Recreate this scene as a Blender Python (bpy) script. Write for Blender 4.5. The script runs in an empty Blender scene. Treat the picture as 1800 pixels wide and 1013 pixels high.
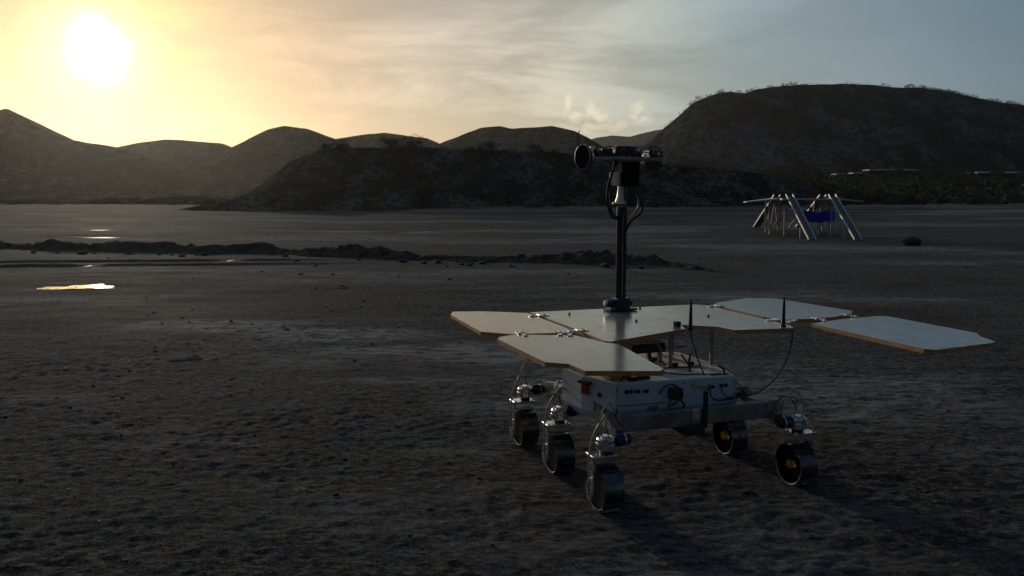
import bpy, bmesh, math, random
import numpy as np
from mathutils import Vector, Matrix
R = math.radians
random.seed(7)
S = bpy.context.scene
COL = S.collection

# ------------------------------------------------------------------ camera
EYE = 1.5
PITCH = math.atan((506.5-346)/1400)
cam = bpy.data.cameras.new('camera'); cam.lens = 28; cam.sensor_width = 36
cam.clip_start = .05; cam.clip_end = 9000
co = bpy.data.objects.new('camera', cam); COL.objects.link(co)
co.location = (0, 0, EYE); co.rotation_euler = (R(90)-PITCH, 0, 0)
S.camera = co
S.view_settings.view_transform = 'Standard'; S.view_settings.look = 'None'
S.view_settings.exposure = 0; S.view_settings.gamma = 1
S.view_settings.use_curve_mapping = False

# ------------------------------------------------------------------ sun and sky
SAZ, SEL = R(-27.1), R(9.1)
sdir = Vector((math.sin(SAZ)*math.cos(SEL), math.cos(SAZ)*math.cos(SEL), math.sin(SEL)))
sl = bpy.data.lights.new('sun', 'SUN'); sl.energy = 1.45; sl.angle = R(1.2); sl.color = (1, .85, .64)
so = bpy.data.objects.new('sun', sl); COL.objects.link(so)
so.rotation_euler = (-sdir).to_track_quat('-Z', 'Y').to_euler()

W = bpy.data.worlds.new('World'); S.world = W; W.use_nodes = True
nt = W.node_tree; N = nt.nodes; L = nt.links
bg = N['Background']; bg.inputs[1].default_value = .05
def wm(op, a, b=None, c=None, clamp=False):
    n = N.new('ShaderNodeMath'); n.operation = op; n.use_clamp = clamp
    for i, v in enumerate((a, b, c)):
        if v is None: continue
        if isinstance(v, (int, float)): n.inputs[i].default_value = v
        else: L.new(v, n.inputs[i])
    return n.outputs[0]
def wv(op, a, b=None, s=None):
    n = N.new('ShaderNodeVectorMath'); n.operation = op
    for i, v in enumerate((a, b)):
        if v is None: continue
        if isinstance(v, (tuple, Vector)): n.inputs[i].default_value = tuple(v)
        else: L.new(v, n.inputs[i])
    if s is not None:
        if isinstance(s, (int, float)): n.inputs[3].default_value = s
        else: L.new(s, n.inputs[3])
    return n.outputs['Value'] if op in ('DOT_PRODUCT', 'LENGTH') else n.outputs[0]
def wnoise(vec, scale, detail=6, rough=.55, dist=0):
    n = N.new('ShaderNodeTexNoise'); L.new(vec, n.inputs['Vector'])
    n.inputs['Scale'].default_value = scale; n.inputs['Detail'].default_value = detail
    n.inputs['Roughness'].default_value = rough; n.inputs['Distortion'].default_value = dist
    return n.outputs[0]
def wmap(v, a, b, c=0, d=1, smooth=True):
    n = N.new('ShaderNodeMapRange'); n.interpolation_type = 'SMOOTHSTEP' if smooth else 'LINEAR'
    L.new(v, n.inputs[0])
    for i, x in enumerate((a, b, c, d)): n.inputs[i+1].default_value = x
    return n.outputs[0]
sky = N.new('ShaderNodeTexSky'); sky.sky_type = 'NISHITA'; sky.sun_disc = False
sky.sun_elevation = SEL; sky.sun_rotation = SAZ; sky.dust_density = 1.2; sky.air_density = 1.0; sky.ozone_density = 1.5
geo = N.new('ShaderNodeTexCoord'); D = wv('NORMALIZE', geo.outputs['Generated'])
sep = N.new('ShaderNodeSeparateXYZ'); L.new(D, sep.inputs[0])
ang = wm('MULTIPLY', wm('ARCCOSINE', wm('MINIMUM', wv('DOT_PRODUCT', D, tuple(sdir)), .999999)), 180/math.pi)
# high thin cloud sheet, seen on a plane overhead
zz = wm('ADD', wm('MAXIMUM', sep.outputs[2], 0), .22)
pl = wv('SCALE', D, None, wm('DIVIDE', 1, zz))
mp = N.new('ShaderNodeMapping'); L.new(pl, mp.inputs[0])
mp.inputs['Rotation'].default_value = (0, 0, R(28)); mp.inputs['Scale'].default_value = (.75, 1.15, .0)
mp.inputs['Location'].default_value = (3.1, 1.7, 0)
warp = wv('SCALE', wv('SUBTRACT', (lambda n: n)(N.new('ShaderNodeTexNoise')).outputs[1], (.5, .5, .5)), None, 1.1)
wn = [n for n in N if n.bl_idname == 'ShaderNodeTexNoise'][-1]; L.new(mp.outputs[0], wn.inputs['Vector']); wn.inputs['Scale'].default_value = .9; wn.inputs['Detail'].default_value = 3
pw = wv('ADD', mp.outputs[0], warp)
c1 = wnoise(pw, 1.5, 9, .58)
c2 = wnoise(pw, 6.5, 7, .62)
cl = wm('ADD', wm('MULTIPLY', c1, .78), wm('MULTIPLY', c2, .22))
cl = wmap(cl, .42, .63)
# how brightly the veil scatters, by the angle from the sun
ramp = N.new('ShaderNodeValToRGB'); L.new(wm('DIVIDE', ang, 180), ramp.inputs[0])
stops = [(0, (.34, .27, .02)), (4, (.32, .24, .01)), (8, (.31, .195, .055)), (13, (.35, .225, .125)), (20, (.40, .325, .25)), (30, (.385, .37, .29)),
         (42, (.225, .285, .295)), (56, (.110, .178, .225)), (75, (.035, .066, .098)), (100, (.014, .028, .048)), (180, (.006, .013, .027))]
el = ramp.color_ramp.elements
while len(el) > 1: el.remove(el[-1])
el[0].position = 0; el[0].color = (*stops[0][1], 1)
for a, c in stops[1:]:
    e = el.new(a/180); e.color = (*c, 1)
veil = wv('SCALE', ramp.outputs[0], None, wm('ADD', wm('MULTIPLY', wm('SUBTRACT', cl, .33), wmap(ang, 28, 54, .62, .10)), .97))
# cloud shapes are greyer where thick, high up
grey = wm('MULTIPLY', wm('SUBTRACT', 1, cl), wmap(sep.outputs[2], .08, .35))
# three small cumulus heads low over the far hill
puff = None
for az, e, ra, rz in ((4.0, 6.5, .5, 1.0), (4.45, 5.5, .6, .8), (5.5, 6.1, .55, 1.0), (6.1, 5.4, .7, .8), (8.7, 6.1, .6, 1.0), (9.3, 5.4, .7, .7), (6.6, 4.9, 2.6, .5)):
    a, e = R(az), R(e)
    v = wv('SUBTRACT', D, (math.sin(a)*math.cos(e), math.cos(a)*math.cos(e), math.sin(e)))
    v = wv('MULTIPLY', v, (1/R(ra), 1/R(ra), 1/R(rz)))
    q = wv('LENGTH', v)
    q = wm('SUBTRACT', 1, wm('MULTIPLY', q, .62), None, True)
    puff = q if puff is None else wm('MAXIMUM', puff, q)
pn = wnoise(D, 75, 7, .68)
puff = wm('MULTIPLY', wmap(wm('ADD', puff, wm('MULTIPLY', wm('SUBTRACT', pn, .5), 1.5)), .38, .95), .22)
# sun burning through the veil: a ragged overexposed disc
dn = wm('MULTIPLY', wm('SUBTRACT', wnoise(D, 17, 3, .5), .5), 2.0)
disc = wmap(wm('ADD', ang, dn), .1, 2.35, 1, 0)
disc = wm('ADD', wm('MULTIPLY', disc, 1.8), wmap(ang, 1.5, 5.0, .22, 0))
tot = wv('ADD', wv('MULTIPLY', sky.outputs[0], (.020, .0195, .0205)), veil)
g2 = N.new('ShaderNodeMix'); g2.data_type = 'RGBA'; g2.blend_type = 'MULTIPLY'
L.new(wm('MULTIPLY', grey, wmap(ang, 5, 22, .04, .12)), g2.inputs[0]); L.new(tot, g2.inputs[6]); g2.inputs[7].default_value = (.66, .74, .86, 1)
glow = wm('MULTIPLY', wm('EXPONENT', wm('MULTIPLY', wm('ABSOLUTE', sep.outputs[2]), -10)), wmap(ang, 8, 110, 1, .12, False))
g2o = wv('ADD', g2.outputs[2], wv('SCALE', wv('ADD', (.13, .078, .018), (0, 0, 0)), None, glow))
tot = wv('ADD', g2o, wv('SCALE', wv('ADD', (1, .78, .45), (0, 0, 0)), None, puff))
tot = wv('ADD', tot, wv('SCALE', wv('ADD', (1, .98, .86), (0, 0, 0)), None, disc))
L.new(wv('SCALE', tot, None, 20.0), bg.inputs[0])      # background strength stays .05

# ------------------------------------------------------------------ noise
def _h(ix, iy, s):
    n = (ix*374761393 + iy*668265263 + s*974634777) & 0xffffffff
    n = ((n ^ (n >> 13))*1274126177) & 0xffffffff
    return ((n ^ (n >> 16)) & 0xffff)/65535.0
def vn(x, y, s=0):
    x = np.asarray(x, float); y = np.asarray(y, float)
    ix = np.floor(x).astype(np.int64); iy = np.floor(y).astype(np.int64)
    fx = x-ix; fy = y-iy
    fx = fx*fx*fx*(fx*(fx*6-15)+10); fy = fy*fy*fy*(fy*(fy*6-15)+10)
    a = _h(ix, iy, s); b = _h(ix+1, iy, s); c = _h(ix, iy+1, s); d = _h(ix+1, iy+1, s)
    return (a+(b-a)*fx+(c-a)*fy+(a-b-c+d)*fx*fy)*2-1
def fbm(x, y, o=5, s=0, g=.5):
    t = 0; a = 1; k = 0
    for i in range(o):
        t = t+a*vn(x*2**i+17.3*i, y*2**i-9.1*i, s+i); k += a; a *= g
    return t/k
def rdg(x, y, o=4, s=0):
    t = 0; a = 1; k = 0
    for i in range(o):
        t = t+a*(1-np.abs(vn(x*2**i+7.7*i, y*2**i+3.1*i, s+i))*2); k += a; a *= .5
    return t/k

# ------------------------------------------------------------------ helpers
def tag(o, label=None, cat=None, group=None, kind=None):
    if label: o['label'] = label
    if cat: o['category'] = cat
    if group: o['group'] = group
    if kind: o['kind'] = kind
    return o
def empty(name, loc, rz=0, parent=None):
    o = bpy.data.objects.new(name, None); COL.objects.link(o)
    o.location = loc; o.rotation_euler = (0, 0, rz); o.empty_display_size = .1
    if parent: o.parent = parent
    return o
def mesh_obj(name, me, m, parent=None):
    o = bpy.data.objects.new(name, me); COL.objects.link(o)
    if m and not me.materials: me.materials.append(m)
    if parent: o.parent = parent
    return o
class MB:
    def __init__(s): s.bm = bmesh.new()
    def box(s, c, d, rot=(0, 0, 0), bev=0):
        r = bmesh.ops.create_cube(s.bm, size=1)
        vs = r['verts']
        bmesh.ops.scale(s.bm, vec=d, verts=vs)
        if bev:
            es = list({e for v in vs for e in v.link_edges})
            q = bmesh.ops.bevel(s.bm, geom=es, offset=bev, segments=1, affect='EDGES', profile=.5)
            vs = list({v for f in q['faces'] for v in f.verts} | {v for v in vs if v.is_valid})
        from mathutils import Euler
        M = Matrix.Translation(c) @ Euler(rot).to_matrix().to_4x4()
        bmesh.ops.transform(s.bm, matrix=M, verts=vs)
        return s
    def cyl(s, a, b, r, r2=None, n=20, cap=True):
        a = Vector(a); b = Vector(b); r2 = r if r2 is None else r2
        q = bmesh.ops.create_cone(s.bm, cap_ends=cap, segments=n, radius1=r, radius2=r2, depth=(b-a).length)
        M = Matrix.Translation((a+b)/2) @ (b-a).to_track_quat('Z', 'Y').to_matrix().to_4x4()
        bmesh.ops.transform(s.bm, matrix=M, verts=q['verts']); return s
    def bar(s, a, b, w, h):
        a = Vector(a); b = Vector(b); q = bmesh.ops.create_cube(s.bm, size=1)
        bmesh.ops.scale(s.bm, vec=(w, h, (b-a).length), verts=q['verts'])
        M = Matrix.Translation((a+b)/2) @ (b-a).to_track_quat('Z', 'Y').to_matrix().to_4x4()
        bmesh.ops.transform(s.bm, matrix=M, verts=q['verts']); return s
    def tube(s, pts, r, n=8, sub=6):
        P = [Vector(p) for p in pts]; Q = []
        for i in range(len(P)-1):
            p0 = P[max(i-1, 0)]; p1 = P[i]; p2 = P[i+1]; p3 = P[min(i+2, len(P)-1)]
            for k in range(sub):
                t = k/sub
                Q.append(.5*((2*p1)+(p2-p0)*t+(2*p0-5*p1+4*p2-p3)*t*t+(3*p1-p0-3*p2+p3)*t**3))
        Q.append(P[-1]); rings = []
        up = Vector((.3, .5, .8))
        for i, p in enumerate(Q):
            d = (Q[min(i+1, len(Q)-1)]-Q[max(i-1, 0)]).normalized()
            u = (up-d*up.dot(d)).normalized(); v = d.cross(u); up = u
            rings.append([s.bm.verts.new(p+(u*math.cos(2*math.pi*k/n)+v*math.sin(2*math.pi*k/n))*r) for k in range(n)])
        for a, b in zip(rings, rings[1:]):
            for k in range(n): s.bm.faces.new((a[k], a[(k+1) % n], b[(k+1) % n], b[k]))
        s.bm.faces.new(rings[0][::-1]); s.bm.faces.new(rings[-1]); return s
    def lathe(s, prof, axis='Z', c=(0, 0, 0), n=32):
        rings = []
        for (r, z) in prof:
            ring = []
            for k in range(n):
                a = 2*math.pi*k/n; p = (r*math.cos(a), r*math.sin(a), z)
                if axis == 'X': p = (p[2], p[0], p[1])
                if axis == 'Y': p = (p[0], p[2], p[1])
                ring.append(s.bm.verts.new(Vector(p)+Vector(c)))
            rings.append(ring)
        for a, b in zip(rings, rings[1:]):
            for k in range(n): s.bm.faces.new((a[k], a[(k+1) % n], b[(k+1) % n], b[k]))
        return s
    def prism(s, poly, z0, z1):
        A = [s.bm.verts.new((x, y, z0)) for x, y in poly]; B = [s.bm.verts.new((x, y, z1)) for x, y in poly]
        n = len(poly)
        s.bm.faces.new(A[::-1]); s.bm.faces.new(B)
        for i in range(n): s.bm.faces.new((A[i], A[(i+1) % n], B[(i+1) % n], B[i]))
        return s
    def build(s, name, m, parent=None, smooth=True, loc=None):
        bmesh.ops.recalc_face_normals(s.bm, faces=s.bm.faces[:])
        me = bpy.data.meshes.new(name); s.bm.to_mesh(me); s.bm.free()
        if smooth:
            me.polygons.foreach_set('use_smooth', [True]*len(me.polygons))
            me.set_sharp_from_angle(angle=R(26))
        o = mesh_obj(name, me, m, parent)
        if loc: o.location = loc
        return o
def grid_mesh(name, X, Y, Z, m, parent=None, smooth=True):
    ny, nx = X.shape
    me = bpy.data.meshes.new(name)
    v = np.stack([X, Y, Z], -1).reshape(-1, 3).astype(np.float32)
    i = np.arange(ny*nx).reshape(ny, nx)
    f = np.stack([i[:-1, :-1], i[:-1, 1:], i[1:, 1:], i[1:, :-1]], -1).reshape(-1, 4)
    me.vertices.add(len(v)); me.vertices.foreach_set('co', v.ravel())
    me.loops.add(f.size); me.loops.foreach_set('vertex_index', f.ravel().astype(np.int32))
    me.polygons.add(len(f)); me.polygons.foreach_set('loop_start', np.arange(0, f.size, 4, dtype=np.int32))
    me.polygons.foreach_set('loop_total', np.full(len(f), 4, dtype=np.int32))
    me.update(calc_edges=True)
    if smooth: me.polygons.foreach_set('use_smooth', np.ones(len(f), bool))
    return mesh_obj(name, me, m, parent)

# ------------------------------------------------------------------ materials
class Mt:
    def __init__(s, name, base=(.5, .5, .5), rough=.6, metal=0, spec=.5):
        s.m = bpy.data.materials.new(name); s.m.use_nodes = True
        s.t = s.m.node_tree; s.N = s.t.nodes; s.L = s.t.links; s.b = s.N['Principled BSDF']
        s.b.inputs['Base Color'].default_value = (*base, 1); s.b.inputs['Roughness'].default_value = rough
        s.b.inputs['Metallic'].default_value = metal; s.b.inputs['Specular IOR Level'].default_value = spec
        s.tc = s.N.new('ShaderNodeTexCoord')
    def noise(s, scale, detail=5, rough=.6, vec=None, stretch=None, coord='Object', loc=(0, 0, 0)):
        v = s.tc.outputs[coord] if vec is None else vec
        mpn = s.N.new('ShaderNodeMapping'); s.L.new(v, mpn.inputs[0]); mpn.inputs['Scale'].default_value = stretch or (1, 1, 1)
        mpn.inputs['Location'].default_value = loc
        n = s.N.new('ShaderNodeTexNoise'); s.L.new(mpn.outputs[0], n.inputs['Vector'])
        n.inputs['Scale'].default_value = scale; n.inputs['Detail'].default_value = detail; n.inputs['Roughness'].default_value = rough
        return n.outputs[0]
    def ramp(s, v, lo, hi, a=0, b=1):
        n = s.N.new('ShaderNodeMapRange'); n.interpolation_type = 'SMOOTHSTEP'; s.L.new(v, n.inputs[0])
        for i, x in enumerate((lo, hi, a, b)): n.inputs[i+1].default_value = x
        return n.outputs[0]
    def mix(s, f, a, b):
        n = s.N.new('ShaderNodeMix'); n.data_type = 'RGBA'; s.L.new(f, n.inputs[0])
        for i, c in ((6, a), (7, b)):
            if isinstance(c, tuple): n.inputs[i].default_value = (*c, 1)
            else: s.L.new(c, n.inputs[i])
        return n.outputs[2]
    def col(s, c): s.L.new(c, s.b.inputs['Base Color']); return s
    def rou(s, c): s.L.new(c, s.b.inputs['Roughness']); return s
    def bump(s, h, strength=.4, dist=.01, prev=None):
        n = s.N.new('ShaderNodeBump'); s.L.new(h, n.inputs['Height']); n.inputs['Strength'].default_value = strength
        n.inputs['Distance'].default_value = dist
        if prev is not None: s.L.new(prev, n.inputs['Normal'])
        s.L.new(n.outputs[0], s.b.inputs['Normal']); return n.outputs[0]
def simple(name, base, rough=.5, metal=0, var=.25, scale=18, spec=.5, rv=.12, bump=0):
    k = Mt(name, base, rough, metal, spec)
    n = k.noise(scale, 5, .65)
    k.col(k.mix(k.ramp(n, .3, .7), tuple(c*(1-var) for c in base), tuple(min(1, c*(1+var*.5)) for c in base)))
    k.rou(k.ramp(k.noise(scale*2.3, 4), .3, .7, max(.03, rough-rv), min(1, rough+rv)))
    if bump: k.bump(n, bump, .002)
    return k.m
M = {}
k = Mt('dry_mud', (.05, .045, .04), .95, 0, .008)
big = k.noise(.16, 6, .6, stretch=(.55, 1.5, 1)); mid = k.noise(1.1, 7, .65, stretch=(.6, 1.3, 1)); fine = k.noise(20, 8, .7, stretch=(.7, 1.2, 1)); grit = k.noise(80, 6, .7)
c = k.mix(k.ramp(mid, .42, .58), (.048, .0445, .042), (.091, .085, .081))
c = k.mix(k.ramp(fine, .47, .58, 0, .9), c, (.175, .17, .172))
c = k.mix(k.ramp(k.noise(26, 6, .75, stretch=(.6, 1.3, 1), loc=(4, 9, 0)), .49, .58, 0, .85), c, (.022, .021, .021))
c = k.mix(k.ramp(grit, .53, .62, 0, .7), c, (.25, .243, .25))
def spots(k, L_):                                       # dried salt crust, where the photograph shows it
    out = None
    for cx, cy, rx, ry, amt in L_:
        v = k.N.new('ShaderNodeVectorMath'); v.operation = 'SUBTRACT'; k.L.new(k.tc.outputs['Object'], v.inputs[0]); v.inputs[1].default_value = (cx, cy, 0)
        w = k.N.new('ShaderNodeVectorMath'); w.operation = 'MULTIPLY'; k.L.new(v.outputs[0], w.inputs[0]); w.inputs[1].default_value = (1/rx, 1/ry, 0)
        l = k.N.new('ShaderNodeVectorMath'); l.operation = 'LENGTH'; k.L.new(w.outputs[0], l.inputs[0])
        m = k.ramp(l.outputs['Value'], .15, 1, amt, 0)
        if out is None: out = m
        else:
            q = k.N.new('ShaderNodeMath'); q.operation = 'MAXIMUM'; k.L.new(out, q.inputs[0]); k.L.new(m, q.inputs[1]); out = q.outputs[0]
    return out
sp = spots(k, [(-6.6, 31.8, 2.2, .7, 2.2), (-3.5, 31.6, 1.3, .5, 2.2), (1.5, 27.6, 1.1, .4, 2.2), (-9.3, 32.5, 1.7, .6, 1.8), (-20, 33, 2, .6, 2), (-1.9, 8.6, 1.6, .6, 1.7), (-3.6, 9.3, 2.0, .55, 1.5), (-.75, 7.7, 1.3, .4, 1.2), (-.3, 7.4, .9, .5, 1.2), (-2.9, 8.9, 1.2, .3, 1.6), (.0, 5.6, .8, .35, .55), (-1.0, 6.4, .9, .25, .5),
               (3.3, 6.4, 1.1, .5, .5), (3.4, 4.2, .9, .3, .4), (2.3, 5.2, .8, .35, .4), (-2.0, 4.7, .8, .15, .5), (-.3, 4.6, .5, .12, .5), (-6, 12, 2.5, .5, .5), (-2.6, 3.6, .6, .12, .35), (.4, 3.0, .5, .12, .3), (-2.5, 14, 4, .7, .35), (2, 12, 3, .5, .3)])
ad = k.N.new('ShaderNodeMath'); ad.operation = 'MULTIPLY_ADD'; k.L.new(k.ramp(big, .48, .60), ad.inputs[0]); ad.inputs[1].default_value = .65; k.L.new(sp, ad.inputs[2])
damp = spots(k, [(-7.0, 13.2, 1.3, .8, 1.0), (-16.0, 29.6, 2.6, 1.6, 1.0), (-9.6, 19.9, .6, .5, .8)])
c = k.mix(damp, c, (.014, .013, .013))
salt = k.N.new('ShaderNodeMath'); salt.operation = 'MULTIPLY'; k.L.new(ad.outputs[0], salt.inputs[0])
k.L.new(k.ramp(k.noise(7, 9, .75, stretch=(.45, 1.5, 1)), .42, .56), salt.inputs[1])
c = k.mix(salt.outputs[0], c, (.30, .295, .31))
c = k.mix(k.ramp(k.noise(.35, 4, .5, loc=(5, 2, 0)), .55, .7, 0, .5), c, (.075, .045, .026))
k.col(c); k.rou(k.ramp(mid, .3, .7, .80, .98))
b1 = k.bump(fine, 1.0, .03); k.bump(grit, 1.0, .010, b1)
M['mud'] = k.m
k = Mt('bank_mud', (.03, .027, .024), .95, 0, .01)
k.col(k.mix(k.ramp(k.noise(3, 7, .7), .35, .65), (.034, .031, .028), (.085, .078, .070))); k.bump(k.noise(12, 8, .75), .8, .04)
M['bank'] = k.m
def hillmat(name, a, b, scrub, sc):
    k = Mt(name, a, .95, 0, 0)
    c = k.mix(k.ramp(k.noise(sc*2.2, 9, .7, stretch=(1, .6, .28)), .45, .56), a, b)
    c = k.mix(k.ramp(k.noise(sc*12, 5, .65), .49, .57), c, scrub)
    k.col(c); k.bump(k.noise(sc*4, 9, .75, stretch=(1, 1, .5)), 1.0, .09/sc)
    return k.m
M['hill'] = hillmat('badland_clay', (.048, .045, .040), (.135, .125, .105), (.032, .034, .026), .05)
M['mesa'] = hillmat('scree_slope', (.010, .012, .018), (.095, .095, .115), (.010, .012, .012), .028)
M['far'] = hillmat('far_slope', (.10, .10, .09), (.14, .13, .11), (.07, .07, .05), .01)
M['mound'] = hillmat('gully_mud', (.042, .041, .041), (.135, .13, .125), (.028, .030, .023), .18)
M['scrubsoil'] = hillmat('scrub_soil', (.045, .044, .038), (.075, .07, .06), (.03, .033, .02), .12)
k = Mt('puddle_water', (.012, .011, .009), .06, 0, .6); k.bump(k.noise(14, 3, .5), .12, .01); M['water'] = k.m
M['leaf'] = simple('shrub_leaf', (.045, .055, .028), .8, var=.5, scale=3, spec=.2)
M['leaf2'] = simple('dry_shrub_leaf', (.06, .058, .035), .85, var=.5, scale=3, spec=.2)
M['stem'] = simple('woody_stem', (.05, .04, .03), .9)
M['ply'] = simple('plywood_edge', (.50, .23, .07), .6, var=.35, scale=40)
k = Mt('panel_laminate', (.50, .50, .48), .2, 0, .5)
k.col(k.mix(k.ramp(k.noise(4, 7, .65, stretch=(1, 2.5, 1)), .35, .7), (.155, .165, .175), (.20, .208, .215))); 
k.rou(k.ramp(k.noise(6, 7, .7, stretch=(1, 2, 1)), .3, .7, .13, .27)); k.bump(k.noise(2.5, 2, .5), .05, .01)
M['lam'] = k.m
def laminate(name, a, b):
    k = Mt(name, a, .2, 0, .5)
    k.col(k.mix(k.ramp(k.noise(3, 6, .6, stretch=(1, 2.5, 1)), .3, .8), a, b))
    sm = k.noise(11, 6, .7, loc=(3, 1, 0)); k.rou(k.ramp(sm, .3, .7, .16, .23)); k.bump(k.noise(2.5, 2, .5), .06, .01)
    return k.m
M['lamA'] = laminate('sun_tinted_laminate', (.30, .255, .155), (.38, .325, .20))  # warm glow of the low sun put into the base colour
M['lamD'] = laminate('sky_tinted_laminate', (.115, .145, .185), (.135, .168, .208))  # right panels: bluish sky light mixed into the base colour
M['lamC'] = laminate('grey_laminate', (.18, .178, .165), (.23, .226, .21))
M['white'] = simple('white_paint', (.52, .56, .64), .42, var=.14, scale=7)
M['roof'] = simple('white_lid', (.80, .78, .70), .42, var=.12, scale=5)
M['alu'] = simple('brushed_aluminium', (.78, .78, .78), .30, 1, var=.2, scale=25)
M['alub'] = simple('bare_aluminium_beam', (.30, .30, .31), .42, .8, var=.25, scale=9)
M['steel'] = simple('wheel_steel', (.16, .165, .18), .33, 1, var=.35, scale=20)
M['dsteel'] = simple('dark_anodised', (.035, .036, .04), .4, .3, var=.3)
M['brass'] = simple('brass', (.55, .32, .10), .25, 1, var=.3, scale=30)
M['black'] = simple('black_plastic', (.012, .012, .013), .4, var=.3)
M['rubber'] = simple('black_rubber', (.012, .012, .012), .6)
M['matt'] = simple('matt_black', (.006, .006, .007), .9, spec=.1)
M['bluea'] = simple('blue_anodised', (.03, .05, .22), .35, .5)
M['wire'] = simple('pale_cable_sleeve', (.40, .33, .24), .5)
M['red'] = simple('red_plastic', (.35, .02, .015), .4)
M['label'] = simple('yellowed_label', (.38, .36, .20), .6)
M['cream'] = simple('cream_housing', (.88, .72, .50), .42, .15, var=.12)
M['whitewire'] = simple('white_cable', (.5, .5, .48), .5)
M['lens'] = simple('lens_glass', (.01, .01, .015), .08)
M['navy'] = simple('navy_housing', (.02, .03, .06), .35)
M['timber'] = simple('pale_timber', (.42, .38, .31), .7, var=.3, scale=12)
M['rail'] = simple('pale_rail', (.55, .53, .48), .45, .2, var=.2)
M['plate'] = simple('grey_blue_plate', (.10, .13, .17), .5)
M['tarp'] = simple('blue_tarpaulin', (.012, .03, .55), .6, var=.3)
M['rock'] = simple('dark_stone', (.028, .025, .022), .9, var=.4, scale=6, bump=.5)
M['clod'] = simple('mud_clod_dry', (.04, .036, .032), .9, var=.4, scale=9, bump=.5)
M['quartz'] = simple('white_pebble', (.7, .68, .62), .3)
M['poly'] = simple('pale_sheeting', (.24, .27, .29), .55, var=.4, scale=.6)

# ------------------------------------------------------------------ ground
def base_z(x, y):
    s = np.clip(np.asarray(y, float)-26, 0, 1e9)
    return np.where(s < 34, .025*s*s/(s+1.5)*1.0, .025*(34*34/35.5)+.0*(s))
PUD = []       # x, y, half width, half depth, z
def ground_px(px, py):                                 # where a line of sight meets the flat
    a = (px-900)/1400; b = -(py-506.5)/1400; c, s = math.cos(PITCH), math.sin(PITCH)
    r = (a, c+b*s, -s+b*c); t = EYE/-r[2]
    for _ in range(60):
        t = .5*t+.5*(float(base_z(0, r[1]*t))-EYE)/r[2]
    return r[0]*t, r[1]*t
def puddle_at(x0, x1, y0, y1, n=18, seed=0):
    rr = random.Random(seed)
    cx, cy = ground_px((x0+x1)/2, (y0+y1)/2)
    hw = abs(ground_px(x1, (y0+y1)/2)[0]-cx); hd = max(.05, abs(ground_px(x0, y0)[1]-ground_px(x0, y1)[1])/2)
    PUD.append((cx, cy, hw*.95, hd*.62, seed))
puddle_at(72, 205, 498.5, 510.5, seed=1)
puddle_at(95, 212, 414.5, 420.5, seed=2)
puddle_at(150, 196, 403, 406, seed=4)
puddle_at(400, 409, 456, 460, seed=9)
puddle_at(153, 160, 465.5, 469, seed=10)
RX, RY, RYAW = .968, 3.892, R(18.5)
def rloc(lx, ly): return RX+lx*math.cos(RYAW)-ly*math.sin(RYAW), RY+lx*math.sin(RYAW)+ly*math.cos(RYAW)
WHEELS = [(-.545, 0, -1), (-.56, .56, -1), (-.575, 1.08, -1), (.56, 0, 1), (.515, .54, 1), (.53, 1.06, 1)]
def relief(x, y):
    z = .022*fbm(x*.28, y*.5, 3, 1)+.012*fbm(x*.9, y*1.7, 4, 5)
    wx = .35*fbm(x*1.3, y*1.6, 2, 40)
    z = z+.0055*(rdg(x*2.4+wx, y*4.6+wx, 5, 11)-.1)+.0038*fbm(x*6.5, y*10, 4, 21)+.0055*fbm(x*17, y*24, 3, 25)
    z = z+.014*np.clip(fbm(x*16, y*20, 3, 31)-.22, 0, 1)+.007*(rdg(x*5+2*wx+3, y*8-wx, 4, 37)-.2)*np.clip(fbm(x*.8, y*1.2, 2, 39)+.3, 0, 1)
    patch = .45+.75*np.clip(.5+1.2*fbm(x*.45+3, y*.8, 3, 77), 0, 1)
    z = z*patch
    # shallow footprints pressed into the mud
    rr = random.Random(5)
    for _ in range(12):
        fx, fy, fa = rr.uniform(-4.5, 5), rr.uniform(2.2, 8.5), rr.uniform(0, 3.1)
        c, s = math.cos(fa), math.sin(fa); u = (x-fx)*c+(y-fy)*s; v = -(x-fx)*s+(y-fy)*c
        q = (u/.15)**2+(v/.06)**2
        z = z-.012*np.exp(-q*q)+.004*np.exp(-(q-2.2)**2*1.5)
    return z
def calm(x, y):
    k = np.ones_like(x)
    for cx, cy, hw, hd, sd in PUD:
        q = ((x-cx)/(hw*1.25+.2))**2+((y-cy)/(hd*1.5+.25))**2
        k = k*(1-np.exp(-np.clip(q, 0, 50)**2*.7))
    for lx, ly, sgn in WHEELS:
        wx, wy = rloc(lx, ly); q = ((x-wx)**2+(y-wy)**2)/.2**2
        k = k*(1-.97*np.exp(-np.clip(q, 0, 50)))
    return k
def track(x, y):
    z = 0
    for off in (0, 1.5):
        yc = 17.3+off*.75+.35*(x+9)*.35
        w = np.exp(-((y-yc)/.16)**2)*np.clip((-(x)-2.5)/3, 0, 1)*np.clip((x+26)/4, 0, 1)
        z = z-.05*w+.03*np.exp(-((y-yc-.28)/.12)**2)*np.clip((-(x)-2.5)/3, 0, 1)*np.clip((x+26)/4, 0, 1)
    return z
def axis(lo, fine, hi, d0, g):
    a = [0.0]; d = d0
    while a[-1] < hi:
        if a[-1] > fine: d *= g
        a.append(a[-1]+d)
    return a
ax = axis(0, 3.2, 5000, .017, 1.022); xs = np.array([-v for v in ax[:0:-1]]+ax)
yf = [1.6]
while yf[-1] < 5000:
    yy = yf[-1]; d = max(.0145, .0046*yy) if yy < 34 else max(.0046*34, .02*(yy-34)+.156)
    yf.append(yy+d)
yb = [1.6-v for v in axis(0, .01, 5000, .03, 1.09)[:0:-1]]
ys = np.array(yb+yf)
GX, GY = np.meshgrid(xs, ys)
GZ = base_z(GX, GY)
sel = (GY > -8) & (GY < 75) & (np.abs(GX) < 75)
zr = np.zeros_like(GX)
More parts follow.
